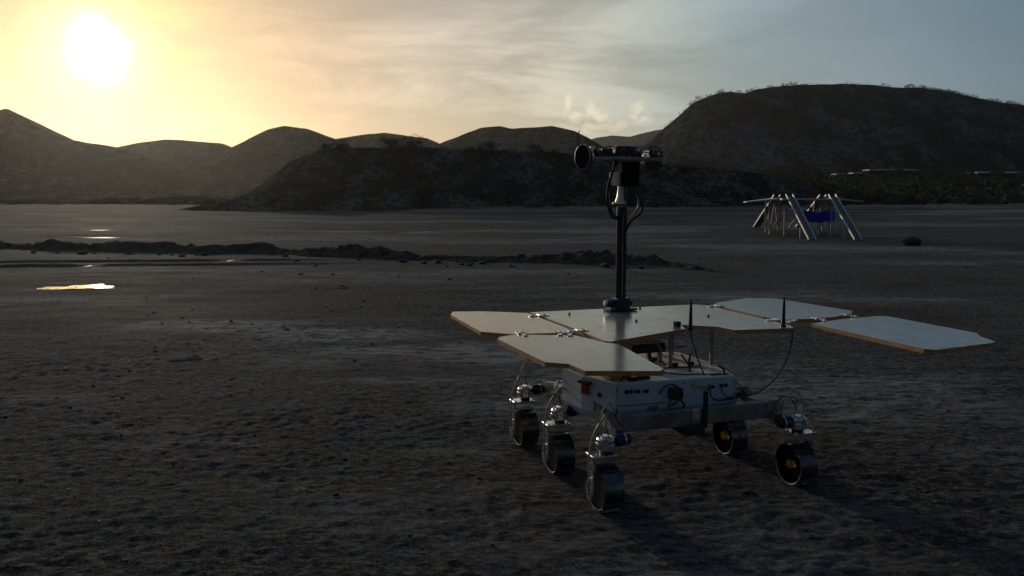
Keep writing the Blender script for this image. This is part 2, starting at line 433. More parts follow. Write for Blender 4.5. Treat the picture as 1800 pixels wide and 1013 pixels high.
zr[sel] = relief(GX[sel], GY[sel])*calm(GX[sel], GY[sel])+track(GX[sel], GY[sel])*calm(GX[sel], GY[sel])
amp = np.clip(1.2-GY/60, .25, 1)*np.clip((75-GY)/10, 0, 1)*np.clip((75-np.abs(GX))/10, 0, 1)*np.clip((GY+8)/3, 0, 1)
zr = zr*amp
lowp = np.zeros_like(GX)
for cx, cy, hw, hd, sd in PUD:
    q = ((GX-cx)/(hw*1.1+.1))**2+((GY-cy)/(hd*1.25+.12))**2
    lowp = lowp-.012*np.exp(-np.clip(q, 0, 40)**2)
ground = grid_mesh('ground', GX, GY, GZ+zr+lowp, M['mud'])
tag(ground, kind='structure')
def ground_z(x, y):
    X = np.array([x], float); Y = np.array([y], float)
    if not (-8 < y < 75 and abs(x) < 75): return float(base_z(x, y))
    a = float(np.clip(1.2-y/60, .25, 1)*np.clip((75-y)/10, 0, 1))
    return float(base_z(x, y)+((relief(X, Y)+track(X, Y))*calm(X, Y)*a)[0])

for i, (cx, cy, hw, hd, sd) in enumerate(PUD):
    bm = bmesh.new(); n = 64; vs = []
    z = float(base_z(cx, cy))-.005
    for j in range(n):
        a = 2*math.pi*j/n
        rr_ = 1+.28*float(vn(1.6*math.cos(a)+sd*7, 1.6*math.sin(a), 3))+.22*float(vn(5*math.cos(a)+sd*3, 5*math.sin(a), 9))
        ex = math.cos(a); ey = math.sin(a)
        bend = .35*hd*math.sin(ex*3+sd)
        vs.append(bm.verts.new((cx+hw*rr_*ex*1.0, cy+hd*rr_*ey*1.15*(1-.55*abs(ex)**2)+bend, z)))
    bm.faces.new(vs); bmesh.ops.triangulate(bm, faces=bm.faces[:])
    me = bpy.data.meshes.new('puddle'); bm.to_mesh(me); bm.free()
    tag(mesh_obj('puddle', me, M['water']), kind='structure')

# ------------------------------------------------------------------ hills
def sight(px, py, Y):
    a = (px-900)/1400; b = -(py-506.5)/1400; c, s = math.cos(PITCH), math.sin(PITCH)
    r = (a, c+b*s, -s+b*c); t = Y/r[1]
    return r[0]*t, EYE+r[2]*t
def hill(name, prof, Y, front, back, zb, m, gully=.12, gs=.08, rough=.02, nx=260, nv=70, conc=1.25, seed=0, crest=.01, skew=0):
    P = [sight(px, py, Y) for px, py in prof]
    px = np.array([p[0] for p in P]); pz = np.array([p[1] for p in P])
    x = np.linspace(px[0], px[-1], nx)
    H = np.interp(x, px, pz)
    kern = np.ones(5)/5; H2 = np.convolve(np.pad(H, 2, 'edge'), kern, 'valid'); H = H2
    top = H.max()-zb
    H = H+crest*top*fbm(x*gs*3, x*0+seed, 5, seed)*np.clip((H-zb)/top*2, 0, 1)
    v = np.linspace(0, 1, nv); vb = np.linspace(0, 1, nv//3)[1:]
    X = []; YY = []; Z = []
    for t in v:
        y = Y-front*(1-t)*(1+.12*fbm(x*gs*.7, x*0+3.3, 2, seed+9))
        s = t**conc
        bell = np.sin(math.pi*min(1, t*1.02))**.8 if 0 < t < 1 else 0
        gl = rdg((x+skew*(1-t)*front)*gs+.3*fbm(x*gs, x*0+t*2, 2, seed+3), x*0+t*.9, 4, seed+5)
        z = zb-.3+(H-zb+.3)*s+gully*(H-zb)*(gl-1)*1.15*bell+rough*top*(fbm(x*gs*5, y*gs*5, 5, seed+7)-.45)*bell
        X.append(x); YY.append(y); Z.append(z)
    for t in vb:
        y = Y+back*t+x*0
        z = H*(1-t)+(zb-1)*t+rough*top*fbm(x*gs*5, y*gs*5, 4, seed+7)*math.sin(math.pi*t)
        X.append(x); YY.append(y); Z.append(z)
    X = np.array(X); YY = np.array(YY); Z = np.array(Z)
    o = grid_mesh(name, X, YY, Z, m)
    tag(o, kind='structure')
    return X, YY, Z
ZB = float(base_z(0, 500))
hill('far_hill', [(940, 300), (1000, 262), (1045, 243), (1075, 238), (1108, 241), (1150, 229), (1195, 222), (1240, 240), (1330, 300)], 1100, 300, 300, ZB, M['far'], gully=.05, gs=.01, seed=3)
hill('left_hill', [(-560, 330), (-420, 262), (-260, 225), (-120, 222), (-40, 205), (0, 193), (12, 190), (30, 200), (60, 221), (100, 240), (150, 250), (205, 259), (260, 275), (330, 300), (400, 345)],
     200, 60, 120, ZB, M['hill'], gully=.13, gs=.05, seed=11, nx=360, conc=1.1)
hill('low_left_hill', [(60, 330), (130, 285), (205, 259), (250, 250), (295, 245), (360, 250), (390, 252), (408, 259), (450, 275), (520, 320)], 260, 50, 100, ZB, M['hill'], gully=.14, gs=.04, seed=21, nx=200)
hill('round_hill', [(330, 310), (370, 280), (408, 259), (432, 247), (440, 242), (470, 228), (500, 221), (540, 226), (590, 244), (640, 275), (700, 320)], 230, 62, 100, ZB, M['hill'], gully=.12, gs=.045, seed=31, nx=200, conc=1.05)
hill('saddle_hill', [(500, 310), (550, 256), (590, 244), (640, 236), (675, 233), (720, 240), (750, 243), (773, 253), (820, 285), (880, 330)], 290, 60, 120, ZB, M['hill'], gully=.12, gs=.035, seed=41, nx=200)
hill('flat_topped_hill', [(700, 310), (740, 275), (773, 253), (800, 242), (818, 234), (845, 225), (880, 222), (900, 226), (925, 224), (970, 222), (1010, 231), (1035, 243), (1060, 258), (1110, 295), (1160, 330)],
     320, 62, 120, ZB, M['hill'], gully=.12, gs=.035, seed=51, nx=240)
mesaP = [(1010, 345), (1070, 305), (1100, 280), (1125, 262), (1150, 240), (1180, 214), (1210, 189), (1225, 178), (1262, 165), (1285, 160), (1310, 165), (1325, 158), (1345, 155), (1372, 152), (1440, 149), (1497, 147), (1550, 151), (1640, 156), (1700, 168), (1755, 180), (1800, 186), (1900, 196), (2050, 215), (2250, 260), (2500, 320)]
mX, mY, mZ = hill('mesa', mesaP, 420, 115, 200, ZB+2, M['mesa'], gully=.17, gs=.032, rough=.018, nx=620, nv=130, conc=.95, seed=61, crest=.012, skew=.35)
MOUNDP = [(300, 380), (350, 372), (400, 356), (440, 338), (480, 308), (510, 284), (540, 270), (570, 262), (600, 259), (680, 260), (740, 258), (820, 262), (900, 266), (960, 268), (1040, 272), (1120, 282), (1200, 290), (1300, 300), (1420, 322)]
nX, nY, nZ = hill('mud_mound', MOUNDP, 72, 19, 30, float(base_z(0, 50))-.05, M['mound'], gully=.26, gs=.30, rough=.07, nx=420, nv=120, conc=1.15, seed=71, crest=.035)
lX, lY, lZ = hill('low_mud_mound', [(300, 372), (360, 360), (430, 352), (480, 340), (520, 333), (560, 334), (600, 345), (660, 352), (720, 368), (760, 374)], 53, 5, 9, float(base_z(0, 50))-.1, M['mound'], gully=.2, gs=.5, rough=.08, nx=200, nv=50, seed=81, crest=.05)
LOW = [(lX, lY, lZ)]
for q, (prof, Y_) in enumerate((([(690, 372), (740, 352), (790, 330), (840, 314), (875, 311), (920, 320), (960, 334), (1000, 348), (1060, 362)], 62),
                                ([(880, 366), (940, 345), (990, 326), (1040, 318), (1100, 316), (1150, 326), (1210, 344), (1270, 358)], 66),
                                ([(560, 372), (620, 354), (680, 338), (730, 330), (770, 334), (820, 346), (880, 362)], 58),
                                ([(1000, 368), (1060, 354), (1120, 346), (1180, 344), (1240, 350), (1320, 360)], 60))):
    LOW.append(hill('low_mud_mound', prof, Y_, 7, 10, float(base_z(0, 50))-.1, M['mound'], gully=.25, gs=.45, rough=.10, nx=220, nv=50, seed=110+q*7, crest=.06))
fX, fY, fZ = hill('left_foot_slope', [(-700, 368), (-300, 360), (-100, 352), (40, 352), (130, 354), (200, 348), (260, 350), (330, 346), (420, 350), (520, 358)], 78, 18, 20, float(base_z(0, 60))-.1, M['scrubsoil'], gully=.2, gs=.2, rough=.06, nx=320, nv=40, seed=91, crest=.06)
sX, sY, sZ = hill('scrub_slope', [(880, 340), (980, 316), (1080, 306), (1160, 303), (1300, 302), (1450, 303), (1600, 302), (1700, 303), (1900, 300), (2200, 300), (2700, 310)], 190, 122, 240, float(base_z(0, 70))-.05, M['scrubsoil'], gully=.05, gs=.05, rough=.05, nx=420, nv=110, conc=1.15, seed=95, crest=.02)

# mud bank across the flat
bankP = [(-700, 425, 432), (-300, 424, 434), (0, 423, 437), (60, 427, 439), (75, 420, 440), (130, 419, 442), (170, 424, 442), (230, 420, 443), (290, 425, 444), (330, 427, 445), (345, 433, 447), (370, 427, 447), (450, 423, 446), (466, 419, 446), (480, 424, 446),
         (492, 434, 447), (520, 437, 449), (540, 432, 450), (600, 431, 452), (625, 428, 453), (670, 430, 455), (700, 440, 457), (740, 445, 459), (790, 447, 460), (850, 448, 461), (900, 446, 462), (960, 442, 463), (1010, 441, 464),
         (1060, 437, 465), (1110, 443, 466), (1150, 445, 467), (1170, 455, 470), (1220, 463, 476), (1260, 472, 481), (1290, 480, 484)]
bx = []; by = []; bh = []
for px, yt, yb_ in bankP:
    X0, Y0 = ground_px(px, yb_); Yc = Y0+.6
    X1, z1 = sight(px, yt, Yc)
    bx.append(X1); by.append(Yc); bh.append(max(.02, .72*(z1-float(base_z(X1, Yc)))))
X = np.linspace(bx[0], bx[-1], 1500); yc = np.interp(X, bx, by); hh = np.interp(X, bx, bh)
tv = np.linspace(-1, 1, 44)
BX = np.repeat(X[None], 44, 0); TT = np.repeat(tv[:, None], 1500, 1)
BY = yc[None]+TT*.85
hump = np.clip(1-np.abs(TT)**1.5, 0, 1)
wig = .5*fbm(BX*1.1, BY*1.1, 3, 4)
BZ = base_z(BX, BY)-.05+(hh[None]+.05)*np.clip(1-np.abs(TT+wig*.5)**1.6, 0, 1)*(1+.35*fbm(BX*2.4, BY*2.4, 4, 8))+hump*(.09*rdg(BX*3, BY*3, 4, 12)*np.clip(hh[None]*5, .2, 1)-.03)+hump*.05*fbm(BX*8, BY*8, 3, 14)
tag(grid_mesh('mud_bank', BX, BY, BZ, M['bank']), kind='structure')

# ------------------------------------------------------------------ scrub
def shrub_mesh(seed, n=300, squat=.7, stems=6):
    rr = random.Random(seed); V = []; F = []; mi = []
    cl_ = [(rr.uniform(-.34, .34), rr.uniform(-.34, .34), rr.uniform(.18, .75)*squat, rr.uniform(.14, .30)) for _ in range(9)]
    for _ in range(n):
        cx, cy, cz, r_ = rr.choice(cl_)
        d = Vector((rr.gauss(0, 1), rr.gauss(0, 1), rr.gauss(0, 1))).normalized()*r_*rr.uniform(.45, 1.15)
        p = Vector((cx, cy, cz))+Vector((d.x, d.y, d.z*.85)); p.z = max(p.z, .01)
        a = Vector((rr.uniform(-1, 1), rr.uniform(-1, 1), rr.uniform(-.3, 1))).normalized()*rr.uniform(.018, .045)
        b = a.cross(Vector((rr.uniform(-1, 1), rr.uniform(-1, 1), rr.uniform(-1, 1)))).normalized()*rr.uniform(.010, .026)
        i = len(V); V += [p-a, p+b, p+a, p-b]; F.append((i, i+1, i+2, i+3)); mi.append(0)
    for _ in range(stems):
        cx, cy, cz, r_ = rr.choice(cl_); i = len(V); w = .012
        V += [Vector((-w, 0, -.05)), Vector((w, 0, -.05)), Vector((cx, cy, cz)), Vector((0, w, -.05)), Vector((0, -w, -.05)), Vector((cx, cy, cz+.01))]
        F += [(i, i+1, i+2), (i+3, i+4, i+5)]; mi += [1, 1]
    me = bpy.data.meshes.new('desert_shrub'); me.from_pydata([tuple(v) for v in V], [], F)
    return me, mi
SHR = []
for i in range(9):
    me, mi = shrub_mesh(100+i, 1100 if i < 6 else 600, .75 if i % 3 else .55)
    me.materials.append(M['leaf'] if i % 3 else M['leaf2']); me.materials.append(M['stem'])
    me.polygons.foreach_set('material_index', mi); SHR.append(me)
def surf_z(A, x, y):
    X_, Y_, Z_ = A
    j = int(np.argmin(np.abs(X_[0]-x))); k_ = int(np.argmin(np.abs(Y_[:, j]-y)))
    return float(Z_[k_, j])
def shrub(x, y, z, s, i, label, group, cat='shrub', name='desert_shrub', sz=1):
    o = bpy.data.objects.new(name, SHR[i]); COL.objects.link(o)
    o.location = (x, y, z-.04*s); o.scale = (s, s, s*sz); o.rotation_euler = (0, 0, random.uniform(0, 6.28))
    tag(o, label, cat, group); return o
rs = random.Random(3)
# shrubs on the mound: the ones that stand on its crest are told apart
for px, py, w, lab in ((600, 256, 34, 'small dark shrub at the left end of the mud mound crest'),
                       (575, 262, 30, 'ragged shrub just below the left shoulder of the mound crest'),
                       (686, 262, 48, 'wide dark shrub on the mound crest, left one of the big pair'),
                       (727, 257, 46, 'rounded dark shrub on the mound crest, right one of the big pair'),
                       (823, 262, 24, 'lone low shrub on the crest below the gap between two hills'),
                       (862, 266, 44, 'dark bushy shrub on the crest below the flat topped hill'),
                       (890, 258, 22, 'thin upright shrub poking above the crest below the flat topped hill'),
                       (944, 264, 36, 'dark shrub on the crest just left of the rover camera head'),
                       (975, 262, 20, 'small shrub on the crest touching the left side of the camera head view')):
    Yc = 71.5; x, z = sight(px, py, Yc); s = w/1400*Yc
    gz = surf_z((nX, nY, nZ), x, Yc)
    shrub(x, Yc, gz, s*.95, rs.randrange(6), lab, 'shrubs on the mound crest', sz=.72)
for _ in range(60):
    x = rs.uniform(-17, 16); t = rs.random()
    if rs.random() < .55 and x < 0: continue
    Y0 = 54+t*17.5
    shrub(x, Y0, surf_z((nX, nY, nZ), x, Y0), rs.uniform(.35, 1.15), rs.randrange(9), 'dark shrub growing on the near slope of the mud mound', 'shrubs on the mound slope')
for _ in range(40):
    A_ = LOW[1+rs.randrange(4)]; j = rs.randrange(30, 190); k_ = rs.randrange(6, 48)
    shrub(float(A_[0][k_, j]), float(A_[1][k_, j]), float(A_[2][k_, j]), rs.uniform(.4, 1.3), rs.randrange(9), 'dark shrub on one of the low mounds in front of the mud mound', 'shrubs on the low mounds')
for _ in range(22):
    x = rs.uniform(-48, -19); Y0 = rs.uniform(61, 76)
    shrub(x, Y0, surf_z((fX, fY, fZ), x, Y0), rs.uniform(.5, 1.5), rs.randrange(9), 'low dark shrub at the foot of the left hills', 'shrubs at the foot of the left hills', sz=.7)
cnt = 0
while cnt < 255:
    Y0 = 69+118*rs.random()**1.5; px = rs.uniform(1010, 1900); x = (px-900)/1400*Y0
    if Y0 < 74 and px < 1100: continue
    if float(fbm(np.array([x*.05]), np.array([Y0*.05]), 2, 66)[0]) < -.35: continue
    zone = ('between the rover mast and the wooden platform' if px < 1290 else 'directly behind the wooden platform' if px < 1530 else 'behind the black boulder, right of the platform' if px < 1690 else 'at the right edge of the picture')
    shrub(x, Y0, surf_z((sX, sY, sZ), x, Y0), rs.choice((1, 1, 1.5))*rs.uniform(1.0, 2.7)*(1 if Y0 > 85 else .75), rs.randrange(9), ('nearer' if Y0 < 95 else 'farther')+' dark shrub of the scrub band '+zone, 'shrubs of the scrub band', sz=rs.uniform(.7, 1.05)); cnt += 1
# one dark tree that stands higher than the scrub, near the pale roofs
t = empty('round_tree', (*[sight(1681, 300, 170)[0], 170], surf_z((sX, sY, sZ), sight(1681, 300, 170)[0], 170)))
tag(t, 'small dark tree rising beside the pale low roofs below the mesa', 'tree')
MB().cyl((0, 0, -.2), (0, 0, 1.3), .14, .08, 8).build('trunk', M['stem'], t)
cr = bpy.data.objects.new('crown', SHR[1]); COL.objects.link(cr); cr.parent = t; cr.location = (0, 0, .6); cr.scale = (2.2, 2.2, 3.0)
# tufts too many to count: on the mesa and between the shrubs
def tufts(name, arrays, n, smin, smax, seed, cond, nl=16):
    rr = random.Random(seed); X_, Y_, Z_ = arrays; V = []; F = []
    ny_, nx_ = X_.shape
    while n > 0:
        j = rr.randrange(nx_); k_ = rr.randrange(ny_)
        if not cond(k_/ny_, X_[k_, j], Y_[k_, j], rr): continue
        n -= 1; s = rr.uniform(smin, smax)
        b = Vector((X_[k_, j]+rr.uniform(-1, 1)*s, Y_[k_, j]+rr.uniform(-1, 1)*s, Z_[k_, j]))
        for _ in range(nl):
            p = b+Vector((rr.uniform(-.5, .5)*s, rr.uniform(-.5, .5)*s, rr.uniform(0, .7)*s))
            i = len(V)
            for q in range(3): V.append(tuple(p+Vector((rr.uniform(-.17, .17), rr.uniform(-.17, .17), rr.uniform(-.14, .16)))*s))
            F.append((i, i+1, i+2))
    me = bpy.data.meshes.new(name); me.from_pydata(V, [], F)
    return tag(mesh_obj(name, me, M['leaf']), kind='stuff')
tufts('mesa_scrub', (mX, mY, mZ), 9000, .6, 1.9, 5, lambda v, x, y, r: r.random() < (.1 if v < .55 else 1) and (v > .3))
tufts('ground_scrub', (sX, sY, sZ), 7500, .4, 1.8, 6, lambda v, x, y, r: v < .8 and r.random() < .55+.6*float(vn(x*.12, y*.08, 5)))
tufts('mesa_crest_scrub', (mX, mY, mZ), 1500, .9, 2.6, 9, lambda v, x, y, r: .70 < v < .775 and r.random() < .6+.8*float(vn(x*.05, 0, 5)), 34)
tufts('mound_scrub', (nX, nY, nZ), 900, .12, .4, 7, lambda v, x, y, r: v < .8 and r.random() < (.25 if x < -6 else 1))
tufts('hill_foot_scrub', (fX, fY, fZ), 900, .2, .6, 8, lambda v, x, y, r: v < .8)

# pale low roofs among the scrub
def shed(px0, px1, py, Y, h, dep, label):
    x0, _ = sight(px0, py, Y); x1, z = sight(px1, py, Y); xm = (x0+x1)/2; w = (x1-x0)
    t = empty('low_shed', (xm, Y, z-h)); tag(t, label, 'shed', 'pale low roofs below the mesa')
    MB().box((0, 0, h*.2-.6), (w*.98, dep*.96, h*1.0+1.2)).build('wall', M['scrubsoil'], t, False)
    k_ = MB(); v = []
    n = 9
    for i in range(n):
        a = math.pi*i/(n-1); v.append((-math.cos(a)*dep/2, h*.7+math.sin(a)*h*.55))
    A = [k_.bm.verts.new((-w/2, y, z_)) for y, z_ in v]; B = [k_.bm.verts.new((w/2, y, z_)) for y, z_ in v]
    for i in range(n-1): k_.bm.faces.new((A[i], A[i+1], B[i+1], B[i]))
    k_.bm.faces.new(A); k_.bm.faces.new(B[::-1])
    k_.build('roof', M['poly'], t)
shed(1465, 1480, 306.5, 160, .35, 3, 'smallest pale roof, leftmost among the scrub below the mesa')
shed(1495, 1512, 304.5, 165, .4, 3, 'short pale roof second from the left among the scrub')
shed(1522, 1606, 299, 178, .4, 4, 'long dull pale roof strip above the wooden platform')
shed(1706, 1776, 303.5, 165, .6, 5, 'bluish white roof at the right edge beside the dark tree')

# ------------------------------------------------------------------ stones and clods
def rock_mesh(seed, sub=2, flat=.6):
    bm = bmesh.new(); bmesh.ops.create_icosphere(bm, subdivisions=sub, radius=.5)
    rr = random.Random(seed); o = [rr.uniform(0, 50) for _ in range(3)]
    from mathutils import noise
    for v in bm.verts:
        n = noise.noise(v.co*2.6+Vector(o))*.38+noise.noise(v.co*6+Vector(o))*.12
        v.co *= 1+n; v.co.z *= flat
    me = bpy.data.meshes.new('mud_clod'); bm.to_mesh(me); bm.free(); return me
RK = [rock_mesh(i) for i in range(6)]
for me in RK: me.materials.append(M['clod'])
def clod(x, y, s, lab, grp, name='mud_clod', i=None, cat='clod'):
    o = bpy.data.objects.new(name, RK[rs.randrange(6) if i is None else i]); COL.objects.link(o)
    o.location = (x, y, ground_z(x, y)+s*.12); o.scale = (s*rs.uniform(.8, 1.3), s*rs.uniform(.8, 1.2), s*rs.uniform(.7, 1.1))
    o.rotation_euler = (rs.uniform(-.2, .2), rs.uniform(-.2, .2), rs.uniform(0, 6)); tag(o, lab, cat, grp); return o
for px, py, w in ((190, 455, 7), (345, 467, 12), (555, 468, 8), (528, 484, 12), (340, 490, 6), (555, 506, 6), (600, 503, 8), (555, 458, 10), (585, 484, 9), (786, 469, 10), (790, 492, 9), (553, 469, 9), (406, 566, 12), (460, 478, 7), (520, 460, 14), (640, 530, 8),
                  (745, 463, 16), (825, 467, 14), (900, 469, 12), (1000, 482, 9), (1130, 470, 8), (700, 486, 7), (670, 520, 6), (635, 540, 8), (575, 540, 7), (505, 580, 8), (320, 560, 6), (1700, 470, 7), (1650, 520, 6)):
    x, y = ground_px(px, py); clod(x, y, .7*w/1400*y, 'dark mud clod on the flat between the mud bank and the rover', 'mud clods in front of the bank')
for _ in range(150):
    y = 2.4+rs.random()**1.4*10; x = (rs.uniform(-60, 1860)-900)/1400*y
    if ((x-1)/.9)**2+((y-4.3)/.9)**2 < 1: continue
    clod(x, y, rs.uniform(.008, .022)*(1+.06*y), 'thumb sized mud clod on the open ground near the rover', 'small mud clods on the near ground')
for _ in range(70):
    j = rs.randrange(80, 1420); x = float(X[j])+rs.uniform(-.4, .4); y = float(yc[j])-rs.uniform(.3, 1.6)
    if abs(x) > 25: continue
    clod(x, y, rs.uniform(.05, .2), 'broken clod of mud fallen at the foot of the mud bank', 'clods along the foot of the mud bank')
for px, py, w, lab in ((466, 421, 24, 'squarish lump standing up on the mud bank, left of centre'), (120, 421, 30, 'rounded lump on the mud bank below the left puddles'), (628, 431, 30, 'broad lump on the mud bank left of the rover mast'), (1052, 437, 22, 'jagged lump on the mud bank just left of the rover mast')):
    xg = float(sight(px, py, 22)[0]); j = int(np.argmin(np.abs(X-xg*float(yc[np.argmin(np.abs(X-xg))])/22))); y = float(yc[j]); x, z = sight(px, py, y)
    o = bpy.data.objects.new('mud_lump', RK[rs.randrange(6)]); COL.objects.link(o); s = w/1400*y
    o.location = (x, y, z-s*.5); o.scale = (s, s*.8, s*1.0); tag(o, lab, 'mud lump')
me = rock_mesh(77, 3, .62); me.materials.append(M['rock']); o = bpy.data.objects.new('boulder', me); COL.objects.link(o)
x, y = ground_px(1603, 432); o.location = (x, y, float(base_z(x, y))+.11); o.scale = (.52, .4, .5); tag(o, 'single black boulder on the flat right of the wooden platform', 'boulder')
for px, py, lab in ((120, 862, 'tiny white pebble at the lower left of the ground'), (535, 860, 'tiny white pebble below the centre of the ground'), (174, 920, 'tiny pale pebble near the bottom left corner')):
    x, y = ground_px(px, py); me = RK[2].copy(); me.materials.clear(); me.materials.append(M['quartz'])
    o = bpy.data.objects.new('pebble', me); COL.objects.link(o); o.location = (x, y, ground_z(x, y)+.003); o.scale = (.014, .011, .012); tag(o, lab, 'pebble')
# crumbs of mud nobody could count
V = []; F = []
for _ in range(16000):
    y = 2.2+rs.random()**1.5*12; x = (rs.uniform(-150, 1950)-900)/1400*y
    s = rs.uniform(.002, .006)*(1+.10*y)
    V.append((x, y, s))
A = np.array(V); zc = base_z(A[:, 0], A[:, 1])+(relief(A[:, 0], A[:, 1])+track(A[:, 0], A[:, 1]))*calm(A[:, 0], A[:, 1])*np.clip(1.2-A[:, 1]/60, .25, 1)
V = []
for (x, y, s), z in zip(A, zc):
    i = len(V)
    p = [(rs.uniform(.6, 1.2)*math.cos(a)*s, rs.uniform(.6, 1.2)*math.sin(a)*s) for a in (0, 1.57, 3.14, 4.71)]
    V += [(x+q[0], y+q[1], z-.002) for q in p]+[(x+rs.uniform(-.4, .4)*s, y+rs.uniform(-.4, .4)*s, z+s*rs.uniform(.25, .6))]
    F += [(i, i+1, i+4), (i+1, i+2, i+4), (i+2, i+3, i+4), (i+3, i, i+4)]
me = bpy.data.meshes.new('mud_crumbs'); me.from_pydata(V, [], F); tag(mesh_obj('mud_crumbs', me, M['clod']), kind='stuff')

# ------------------------------------------------------------------ wooden landing platform
PX, PY = 11.05, 30.3
pf = empty('landing_platform', (PX, PY, float(base_z(PX, PY))), R(-7))
tag(pf, 'mock landing platform on timber legs with four ramps and a blue tarpaulin', 'platform')
def bar(name, a, b, w, h, m, parent=pf): return MB().bar(a, b, w, h).build(name, m, parent, False)
TZ = 1.33
MB().box((0, 0, TZ), (2.0, 2.3, .05)).build('deck', M['plate'], pf, False)
for y in (-1.15, 1.15): bar('deck_beam', (-1.05, y, TZ+.0), (1.05, y, TZ+.0), .07, .06, M['rail'])
for x in (-1.03, 1.03): bar('deck_beam', (x, -1.1, TZ), (x, 1.1, TZ), .06, .07, M['rail'])
# side wings, thin boards that droop a little
for sgn, ln, dz in ((-1, 1.12, -.13), (1, 1.02, -.10)):
    k_ = MB(); a = 1.06*sgn; b = (1.06+ln)*sgn
    poly = [(a, -.75, 0), (b, -.35, dz), (b, .35, dz), (a, .75, 0)]
    A = [k_.bm.verts.new((x, y, TZ+z)) for x, y, z in poly]; B = [k_.bm.verts.new((x, y, TZ+z+.035)) for x, y, z in poly]
    k_.bm.faces.new(A[::-1]); k_.bm.faces.new(B)
    for i in range(4): k_.bm.faces.new((A[i], A[(i+1) % 4], B[(i+1) % 4], B[i]))
    k_.build('side_wing', M['rail'], pf, False)
def ramp(x, y0, y1, z0, z1, dx):
    r = MB(); w = .24
    d = Vector((dx, y1-y0, z1-z0)); up = Vector((-d.x*d.z, -d.z*d.y, d.y*d.y+d.x*d.x)).normalized()
    if up.z < 0: up = -up
    a = Vector((x, y0, z0)); b = Vector((x+dx, y1, z1))
    p = r.bar(a, b, w*.96, .03).build('ramp', M['plate'], pf, False)
    ext = d.normalized()*.12
    for sx in (-w/2, w/2):
        q = MB().bar(a-ext+Vector((sx, 0, 0))+up*.03, b+Vector((sx, 0, 0))+up*.03, .03, .07).build('side_rail', M['rail'], p, False)
for x in (-.76, .74):
    ramp(x, -1.12, -3.2, TZ+.08, .03-.08, .34)
for x in (-.80, .93):
    ramp(x, 1.12, 3.5, TZ+.08, .13, -.3)
# legs: splayed timber trestles with cross bars
def trestle(x, y, w, lean=0):
    for s in (-1, 1):
        bar('leg', (x+s*w*.15, y+lean, TZ-.04), (x+s*w*.5, y, -.03), .06, .05, M['timber'])
        bar('leg', (x+s*w*.55, y+.05, TZ-.04), (x+s*w*.52, y+.06, -.03), .045, .045, M['timber'])
    bar('cross_bar', (x-w*.52, y-.03, .10), (x+w*.52, y-.03, .07), .09, .05, M['timber'])
trestle(-1.05+.05, -.2, .55, .1); trestle(-.95, .95, .5); trestle(.72, .95, .5); trestle(.80, .1, .4, -.1)
for x in (-.55, .95):
    bar('post', (x, -1.05-1.0, -.03), (x, -1.05-1.0, .62), .06, .06, M['timber'])
bar('brace', (-.75, -2.0, .60), (-.95, -2.05, .30), .05, .07, M['timber']); bar('brace', (-.75, -2.0, .60), (-.50, -2.1, .28), .05, .07, M['timber'])
bar('brace', (-.25, 1.1, .85), (.02, 1.1, 1.2), .05, .09, M['timber']); bar('brace', (-.95, 1.0, .2), (-.2, 1.0, 1.2), .045, .045, M['timber'])
bar('brace', (.25, 1.0, .2), (-.3, 1.0, 1.2), .045, .045, M['timber'])
for x in (-.93, .72): bar('ramp_prop', (x, -1.1, TZ-.2), (x, -1.2, 0), .05, .05, M['timber'])
# tarpaulin hung between the front legs
n1, n2 = 30, 8; u = np.linspace(0, 1, n1); v = np.linspace(0, 1, n2); U, Vv = np.meshgrid(u, v)
TX = -.40+U*1.30; TYY = -.9+.05*np.sin(U*19)*(.4+Vv)+.04*fbm(U*4, Vv*3, 3, 2); TZZ = .55+.36*Vv-.06*np.sin(U*math.pi)*(1-.4*Vv)+.015*np.sin(U*9)
tp = grid_mesh('tarpaulin', TX, TYY, TZZ, M['tarp'], pf); md = tp.modifiers.new('thick', 'SOLIDIFY'); md.thickness = .006

# ------------------------------------------------------------------ rover
rv = empty('rover', (RX, RY, 0), RYAW)
tag(rv, 'six wheeled rover mock up with pale wing panels and a tall camera mast', 'rover')
PZ = .78
C = [(-.481, 1.272), (-.462, .62), (-.465, .205), (-.452, .180), (-.30, .17), (.02, .385), (.135, .400), (.150, .455), (.125, .530), (.20, .475), (.335, .395), (.36, .275), (.40, .245), (.700, .236), (.745, .30), (.755, 1.18), (.70, 1.27)]
C = [(-.481, 1.272), (-.462, .62), (-.465, .205), (-.445, .178), (.118, .405), (.165, .535), (.325, .405), (.345, .280), (.700, .236), (.742, .32), (.752, 1.20), (.70, 1.262)]
PA = [(-.975, 1.330), (-.93, 1.45), (-.74, 1.40), (-.500, 1.245), (-.490, .62), (-.525, .47), (-.60, .505), (-.845, .545), (-.975, .67)]
PB = [(-.955, .43), (-.925, .49), (-.835, .530), (-.535, .405), (-.478, .17), (-.43, .11), (-.505, -.475), (-.54, -.50), (-.835, -.40), (-.845, -.25), (-.93, -.18)]
PC = [(.795, 1.20), (.88, 1.29), (1.236, 1.445), (1.42, 1.345), (1.485, .68), (1.41, .595), (1.20, .50), (1.022, .485), (.825, .505), (.79, .64)]
PD = [(.885, .335), (1.18, .42), (1.476, .455), (1.522, .42), (1.515, -.21), (1.445, -.29), (1.385, -.43), (1.33, -.455), (.93, -.505), (.885, -.47)]
def shrink(poly, d):
    cx = sum(p[0] for p in poly)/len(poly); cy = sum(p[1] for p in poly)/len(poly)
    return [(cx+(x-cx)*(1-d), cy+(y-cy)*(1-d)) for x, y in poly]
def bevp(bm, off):
    bmesh.ops.bevel(bm, geom=[e for e in bm.edges], offset=off, segments=1, affect='EDGES')
labs = ['large centre panel with the mast at its back edge', 'left back panel, low sun warmth painted into its cream', 'left front panel nearest the camera', 'right back panel', 'right outer panel with sky blue painted into its grey']
panels = []
